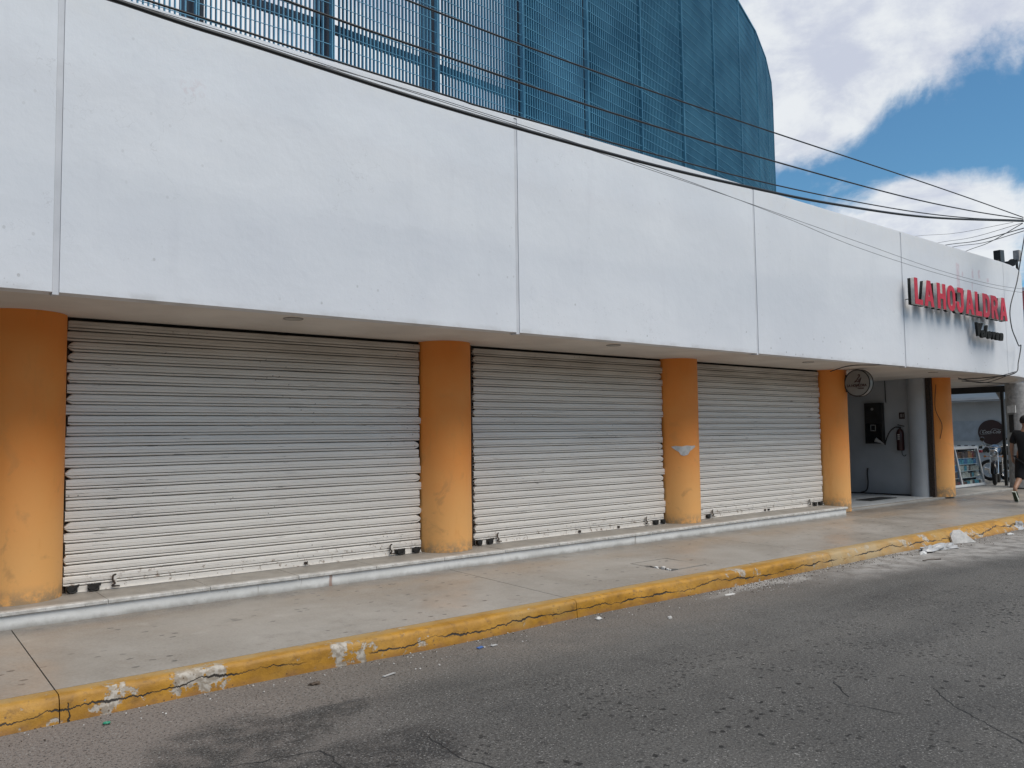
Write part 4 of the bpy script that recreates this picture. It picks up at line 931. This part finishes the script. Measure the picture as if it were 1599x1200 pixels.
# ---------------------------------------------------------------- motorcycles
def motorcycle(loc, rz, label, tank='blue_tank', sc=1.0):
    """built heading -X at the origin, then turned and moved"""
    t = thing('motorcycle', (0, 0, 0), label, 'motorcycle', 'motorcycles parked at the corner')
    def wheel(x):
        w = MB().torus((x, 0, .29), (0, 1, 0), .245, .045, 36, 10).build('wheel', 'tyre', t)
        b = MB(); b.torus((x, 0, .29), (0, 1, 0), .205, .014, 30, 6); b.build('rim', 'chrome', w)
        b = MB(); b.cyl((x, -.05, .29), (0, 1, 0), .045, .10, 14)
        for k in range(10):
            a = k*math.pi/5; b.tube([(x, 0, .29), (x+.20*math.cos(a), 0, .29+.20*math.sin(a))], .004, 4)
        b.build('spokes', 'chrome', w)
    wheel(-.62); wheel(.62)
    for s in (-1, 1):
        b = MB(); b.tube([(-.62, s*.075, .29), (-.50, s*.075, .62), (-.40, s*.07, .90)], [.024, .020, .018], 10); b.build('fork', 'chrome', t)
    b = MB(); vs = []; n = 12
    for i in range(n+1):
        a = R(20+150*i/n); 
        for u in (-.06, -.045, .045, .06): vs.append((-.62+(.325-(.02 if abs(u) > .05 else 0))*math.cos(a+.15), u, .29+(.325-(.02 if abs(u) > .05 else 0))*math.sin(a+.15)))
    b.add(vs, [(i*4+j, (i+1)*4+j, (i+1)*4+j+1, i*4+j+1) for i in range(n) for j in range(3)], 0, True); b.build('front_fender', 'black_gloss', t)
    hl = MB(); hl.tube([(-.60, 0, .80), (-.52, 0, .80), (-.45, 0, .80)], [.090, .085, .045], 20); hl = hl.build('headlight', 'black_gloss', t)
    MB().torus((-.605, 0, .80), (1, 0, 0), .088, .010, 28, 8).build('bezel', 'chrome', hl); MB().tube([(-.602, 0, .80), (-.615, 0, .80), (-.622, 0, .80)], [.080, .06, .01], 20).build('lens', 'lamp_glass', hl)
    b = MB(); b.tube(crv([(-.34, -.34, .98), (-.40, -.24, 1.00), (-.44, -.10, .95), (-.44, .10, .95), (-.40, .24, 1.00), (-.34, .34, .98)]), .012, 8); b.build('handlebar', 'chrome', t)
    for s in (-1, 1):
        MB().tube([(-.335, s*.34, .98), (-.35, s*.26, .995)], .019, 8).build('grip', 'tyre', t)
        b = MB(); b.tube([(-.42, s*.18, .99), (-.43, s*.24, 1.14)], .006, 6); b.build('mirror_stem', 'chrome', t)
        b = MB(); b.tube([(-.42, s*.25, 1.16), (-.445, s*.25, 1.16)], [.055, .05], 16); b.build('mirror', 'black_gloss', t)
        b = MB(); b.tube([(-.52, s*.10, .72), (-.52, s*.19, .72)], .007, 6); b.tube([(-.55, s*.20, .72), (-.49, s*.20, .72)], [.03, .02], 12); b.build('indicator', 'goods_orange', t)
    b = MB(); b.tube([(-.36, 0, .80), (-.28, 0, .86), (-.10, 0, .88), (.06, 0, .84), (.14, 0, .80)], [.06, .125, .14, .11, .05], 18); b.build('tank', tank, t)
    b = MB(); b.tube([(.04, 0, .80), (.14, 0, .82), (.40, 0, .82), (.66, 0, .87), (.74, 0, .88)], [.06, .11, .12, .10, .03], 14); b.build('saddle', 'tyre', t)
    b = MB(); b.tube([(-.40, 0, .90), (-.30, 0, .62), (-.18, 0, .34), (.18, 0, .30), (.24, 0, .55), (.30, 0, .74)], .024, 8); b.tube([(-.36, 0, .76), (.14, 0, .72), (.62, 0, .74)], .022, 8); b.build('frame_tubes', 'dark_steel', t)
    b = MB(); b.obox((-.02, 0, .40), (.17, 0, 0), (0, .13, 0), (0, 0, .11)); b.cyl((-.12, 0, .48), (-.5, 0, 1), .075, .18, 16); b.build('engine', 'dark_steel', t, bevel=.015)
    b = MB(); b.tube([(-.16, .12, .40), (-.10, .15, .27), (.20, .16, .27), (.72, .17, .33)], [.018, .018, .035, .042], 10); b.build('exhaust', 'chrome', t)
    for s in (-1, 1):
        b = MB(); b.tube([(.62, s*.09, .29), (.48, s*.12, .70)], [.030, .022], 10); b.build('shock_absorber', 'chrome', t)
    b = MB(); b.tube([(.16, .06, .32), (.62, .08, .29)], .020, 6); b.tube([(.16, -.06, .32), (.62, -.08, .29)], .020, 6); b.build('swing_arm', 'dark_steel', t)
    b = MB(); b.obox((.84, 0, .80), (.04, 0, 0), (0, .07, 0), (0, 0, .035)); b.build('tail_light', 'red_plastic', t)
    b = MB(); b.obox((-.52, 0, .66), (.012, 0, 0), (0, .075, 0), (0, 0, .045)); b.build('number_plate', 'steel_white', t)
    t.location = loc; t.rotation_euler = (0, 0, rz); t.scale = (sc, sc, sc)
    return t
motorcycle((22.95, 8.72, .226), R(17), 'motorcycle with round headlight and chrome fender facing the street beside the display cabinet', sc=1.0)
motorcycle((24.0, 8.42, .226), R(62), 'dark motorcycle parked crosswise behind the thin steel post', 'red_plastic', 1.0)
motorcycle((24.35, 8.75, .226), R(100), 'black motorcycle parked furthest from the street, half hidden by the post', 'black_gloss', 1.0)

# ---------------------------------------------------------------- walking person
def skin_mesh(verts, edges, radii, name, m, parent, sub=2, root=0):
    me = bpy.data.meshes.new('s'); me.from_pydata(verts, edges, []); o = bpy.data.objects.new('s', me); C.objects.link(o)
    sk = o.modifiers.new('skin', 'SKIN'); 
    lay = me.skin_vertices[0].data if me.skin_vertices else None
    for i, r_ in enumerate(radii):
        rr_ = r_ if isinstance(r_, tuple) else (r_, r_)
        lay[i].radius = rr_
    lay[root].use_root = True; sk.use_smooth_shade = True
    ss = o.modifiers.new('sub', 'SUBSURF'); ss.levels = sub; ss.render_levels = sub
    bpy.context.view_layer.update()
    return to_mesh_obj(o, name, m, parent)
def person(loc):
    t = thing('person', (0, 0, 0), 'person in black cap, T-shirt and long shorts walking away, one heel raised', 'person')
    V, E, Rd = [], [], []
    def v(p, r_, link=None):
        V.append(p); Rd.append(r_); 
        if link is not None: E.append((link, len(V)-1))
        return len(V)-1
    pel = v((0, 0, .94), (.15, .11)); bel = v((.01, 0, 1.08), (.135, .10), pel); che = v((.02, 0, 1.28), (.16, .11), bel); nb = v((.03, 0, 1.44), (.075, .07), che)
    nk = v((.045, 0, 1.50), .056, nb); jaw = v((.065, 0, 1.565), (.066, .072), nk); skl = v((.06, 0, 1.63), (.080, .095), jaw); crn = v((.055, 0, 1.685), (.060, .075), skl)
    v((.165, 0, 1.605), .014, skl)
    for s in (-1, 1): v((.055, s*.088, 1.60), .018, skl)
    def leg(s, kn, an, heel, toe):
        h = v((0, s*.095, .88), .098, pel); k = v(kn, .062, h); cf = v(tuple((Vector(kn)*.62+Vector(an)*.38)), .058, k); a = v(an, .038, cf); f_ = v(heel, .036, a); b_ = v(toe, .030, f_)
    leg(1, (-.06, .10, .50), (-.36, .105, .27), (-.33, .105, .17), (-.265, .105, .05)); leg(-1, (.20, -.10, .50), (.30, -.10, .10), (.38, -.10, .05), (.50, -.10, .035))
    def arm(s, el, wr, hd):
        sh = v((.02, s*.175, 1.385), .058, che); e = v(el, .042, sh); w = v(wr, .028, e); pm = v(hd, (.040, .018), w)
        d = (Vector(hd)-Vector(wr)).normalized()
        for k, (oy, ln) in enumerate([(-.027, .055), (-.009, .068), (.009, .064), (.027, .050)]):
            base = Vector(hd)+d*.025+Vector((oy, 0, 0)); f1 = v(tuple(base+d*ln*.5), .0088, pm); v(tuple(base+d*ln*.95+Vector((0, -s*.018, 0))), .0075, f1)
        th = v(tuple(Vector(hd)+Vector((.038, -s*.01, -.005))), .0100, pm); v(tuple(Vector(hd)+Vector((.05, -s*.015, -.045))), .0085, th)
    arm(1, (-.02, .245, 1.13), (.04, .265, .90), (.06, .262, .83)); arm(-1, (-.06, -.24, 1.13), (-.10, -.26, .90), (-.11, -.255, .83))
    body = skin_mesh(V, E, Rd, 'body', 'skin', t)
    # clothing children
    V, E, Rd = [], [], []
    z_ = v((0, 0, .76), (.175, .14)); a = v((0, 0, .86), (.185, .150), z_); b1 = v((.01, 0, 1.08), (.175, .13), a); c = v((.02, 0, 1.28), (.195, .135), b1); d = v((.03, 0, 1.42), (.115, .09), c)
    for s, el in ((1, (-.015, .235, 1.15)), (-1, (-.055, -.23, 1.15))):
        sh = v((.02, s*.18, 1.375), .085, c); v(el, .075, sh)
    skin_mesh(V, E, Rd, 't_shirt', 'black_cotton', t)
    V, E, Rd = [], [], []
    a = v((0, 0, .96), (.165, .135))
    for s, kn in ((1, (-.06, .10, .50)), (-1, (.20, -.10, .50))):
        h = v((0, s*.095, .84), .118, a); k = v(tuple(Vector(kn)+Vector((-.015, 0, .02))), .102, h); v(tuple(Vector(kn)+Vector((-.04, 0, -.07))), .100, k)
    skin_mesh(V, E, Rd, 'shorts', 'black_cotton', t)
    # hair and cap
    b = MB(); n = 20; K = 8; vs = []
    for j in range(K+1):
        ph = math.pi*.5*j/K
        for i in range(n):
            a = i*2*math.pi/n; vs.append((.055+.112*math.cos(a)*math.cos(ph), .096*math.sin(a)*math.cos(ph), 1.640+.105*math.sin(ph)))
    b.add(vs, [(j*n+i, j*n+(i+1) % n, (j+1)*n+(i+1) % n, (j+1)*n+i) for j in range(K) for i in range(n)], 0, True)
    b.add([(.155, -.06, 1.655), (.25, -.045, 1.640), (.27, 0, 1.638), (.25, .045, 1.640), (.155, .06, 1.655), (.155, -.06, 1.665), (.25, -.045, 1.648), (.27, 0, 1.646), (.25, .045, 1.648), (.155, .06, 1.665)],
          [(0, 1, 2, 3, 4), (9, 8, 7, 6, 5), (0, 5, 6, 1), (1, 6, 7, 2), (2, 7, 8, 3), (3, 8, 9, 4)])
    b.build('cap', 'black_cotton', t)
    b = MB(); vs = []
    for j in range(5):
        z = 1.575+.016*j; rr_ = .088+.004*j
        for i in range(9):
            a = math.pi*.55+i*math.pi*.9/8; vs.append((.055+rr_*1.08*math.cos(a), rr_*math.sin(a), z))
    b.add(vs, [(j*9+i, j*9+i+1, (j+1)*9+i+1, (j+1)*9+i) for j in range(4) for i in range(8)], 0, True)
    b.build('hair', 'dark_hair', t)
    # shoes
    def shoe(ankle, toe, name='shoe'):
        A, T = Vector(ankle), Vector(toe); d = (T-A); 
        L = .27; heel = A; 
        V2 = [tuple(heel), tuple(heel+(T-heel)*.35), tuple(heel+(T-heel)*.7), tuple(T)]
        o = skin_mesh(V2, [(0, 1), (1, 2), (2, 3)], [(.048, .052), (.046, .046), (.050, .036), (.040, .024)], name, 'shoe_green', t)
        return o
    s1 = shoe((-.385, .105, .235), (-.255, .105, .035)); s2 = shoe((.27, -.10, .055), (.50, -.10, .035))
    def sole(a, c, nrm):
        a, c, nn = Vector(a), Vector(c), Vector(nrm).normalized(); d = (c-a).normalized(); s = d.cross(nn)
        pts = [(-.02, .025), (0, .036), (.3, .034), (.7, .046), (.95, .038), (1.08, .015)]
        L = (c-a).length; up_ = [a+d*(u*L)+s*w for u, w in pts]+[a+d*(u*L)-s*w for u, w in reversed(pts)]; n = len(up_)
        b = MB(); b.add([p-nn*.010 for p in up_]+[p+nn*.012 for p in up_], [tuple(range(n)), tuple(range(n, 2*n))[::-1]]+[(i, (i+1) % n, n+(i+1) % n, n+i) for i in range(n)]); return b
    # raised foot: sole faces back (-X), down
    sole((-.42, .105, .215), (-.28, .105, .010), (-.84, 0, -.5)).build('sole', 'sole_white', t); sole((.22, -.10, .012), (.52, -.10, .012), (0, 0, -1)).build('sole', 'sole_white', t)
    MB().obox((-.365, .105, .115), (.062, 0, -.095), (0, .03, 0), (-.004, 0, -.002)).build('tread', 'shoe_green', t)
    t.location = loc
    return t
person((18.37, 6.415, .172))

# ---------------------------------------------------------------- litter in the gutter
def lump(c, sx, sy, sz, m, name, label, cat, seed, group=None, rough=.35):
    bm = bmesh.new(); bmesh.ops.create_icosphere(bm, subdivisions=3, radius=1)
    for v in bm.verts:
        n = noise.noise(v.co*1.3+Vector((seed*7.1, 0, 0))); v.co *= 1+rough*n+.35*rough*noise.noise(v.co*4.3+Vector((0, seed, 0))); v.co.z = max(v.co.z, -.35)
        v.co.x *= sx; v.co.y *= sy; v.co.z *= sz
    me = bpy.data.meshes.new(name); bm.to_mesh(me); bm.free(); me.materials.append(M[m])
    o = bpy.data.objects.new(name, me); C.objects.link(o); o.location = (c[0], c[1], c[2]+.33*sz); return tag(o, label, cat, group)
b = MB(); vs = [(-.20, -.02, .0), (.24, -.05, .0), (.26, .05, .01), (-.17, .06, .0), (-.19, .01, .13), (-.10, .03, .26), (-.03, -.02, .27), (.10, -.03, .15), (.22, -.02, .05), (-.14, .07, .20), (.05, .06, .19), (.21, .05, .07)]
bm = bmesh.new(); [bm.verts.new(p) for p in vs]; bmesh.ops.convex_hull(bm, input=bm.verts); bmesh.ops.subdivide_edges(bm, edges=bm.edges, cuts=2, use_grid_fill=True)
for v_ in bm.verts: v_.co += Vector((.012, .008, .012))*noise.noise(v_.co*22) 
me = bpy.data.meshes.new('plaster_chunk'); bm.to_mesh(me); bm.free(); me.materials.append(M['cement_light']); o = bpy.data.objects.new('plaster_chunk', me); C.objects.link(o); o.scale = (.9, 1, .72); o.location = (12.50, 5.26, 0); o.rotation_euler = (-.12, 0, -.35)
tag(o, 'pale triangular chunk of broken plaster leaning against the yellow kerb', 'rubble')
lump((11.42, 5.22, .0), .22, .10, .06, 'pale_plastic', 'plastic_bag', 'crumpled pale plastic bag in the gutter, left one of two', 'litter', 4, rough=.9)
lump((11.85, 5.18, .0), .30, .09, .045, 'pale_plastic', 'plastic_bag', 'flattened pale plastic bag in the gutter, between the crumpled bag and the plaster chunk', 'litter', 5, rough=.9)
lump((11.02, 5.13, .0), .07, .04, .03, 'white_foam', 'foam_lump', 'bright white foam lump in the gutter left of the plastic bags', 'litter', 6)
lump((14.9, 5.36, 0), .16, .06, .09, 'pale_plastic', 'plastic_bag', 'pale plastic bag caught on the kerb at the right edge', 'litter', 8, rough=.8)
lump((14.0, 5.16, 0), .07, .04, .02, 'white_foam', 'paper_scrap', 'white paper scrap in the gutter near the right edge', 'litter', 9)
tag(MB().tube(crv([(10.42, 4.86, .012), (10.54, 4.82, .02), (10.68, 4.80, .010), (10.72, 4.77, .012)]), .006, 6).build('twig', 'twig_brown'), 'short dark twig lying on the pale dusty asphalt', 'twig')
tag(MB().torus((1.16, 5.28, .010), (0, .1, 1), .016, .006, 20, 6).build('bottle_ring', 'green_plastic'), 'green plastic bottle ring in the gutter by the kerb', 'litter')
tag(MB().obox((3.80, 5.20, .008), (.03, .01, 0), (-.005, .012, .002), (0, 0, .002)).build('wrapper', 'banner_blue'), 'small blue candy wrapper in the gutter', 'litter')
tag(MB().obox((3.92, 5.18, .008), (.028, .004, 0), (-.005, .010, .002), (0, 0, .002)).build('wrapper', 'pale_plastic'), 'small white candy wrapper beside the blue one', 'litter')
tag(MB().obox((2.90, 5.04, .006), (.05, .008, .002), (-.004, .010, 0), (0, 0, .002)).build('paper_strip', 'pale_plastic'), 'thin white paper strip on the asphalt below the kerb', 'litter')
lump((2.42, 5.19, 0), .035, .02, .014, 'twig_brown', 'dry_leaf', 'brown curled leaf on the asphalt near the flaked kerb', 'leaf', 11, rough=.8)
lump((5.68, 4.90, 0), .022, .018, .016, 'cement_light', 'pebble', 'single white pebble on the asphalt in front of the service lid', 'pebble', 12)
lump((5.17, 5.28, 0), .03, .022, .018, 'cement_light', 'pebble', 'pale pebble tucked near the kerb below the middle shutter', 'pebble', 13)
lump((6.95, 5.20, 0), .08, .03, .004, 'cement_light', 'plaster_smear', 'flat smear of dried white plaster on the asphalt near the kerb', 'stain', 14)
# loose grit along the gutter: nobody could count it
b = MB(); rg = random.Random(21)
for k in range(1500):
    x = rg.choice([rg.uniform(-1, 15), rg.gauss(7.7, .5), rg.gauss(11, 1.2)]); y = kerb_y(x)-.03-abs(rg.gauss(0, .16))-(0.0 if x < 9.5 else min(.16, (x-9.5)*.035)); s_ = rg.uniform(.0025, .008)*(1.5 if rg.random() < .08 else 1)
    u = Vector((rg.uniform(-1, 1), rg.uniform(-1, 1), rg.uniform(-.5, .5))).normalized()*s_; w_ = u.orthogonal().normalized()*s_*.8; q = u.cross(w_).normalized()*s_*.6
    b.add([Vector((x, y, s_*.4+.002))+p for p in (u, w_, -u, -w_, q, -q)], [(0, 1, 4), (1, 2, 4), (2, 3, 4), (3, 0, 4), (1, 0, 5), (2, 1, 5), (3, 2, 5), (0, 3, 5)], 0 if rg.random() < .55 else 1)
tag(b.build('gutter_grit', ['cement_light', 'twig_brown'], fix=False), 'pale grit and crumbs of plaster strewn along the gutter', 'grit', kind='stuff')
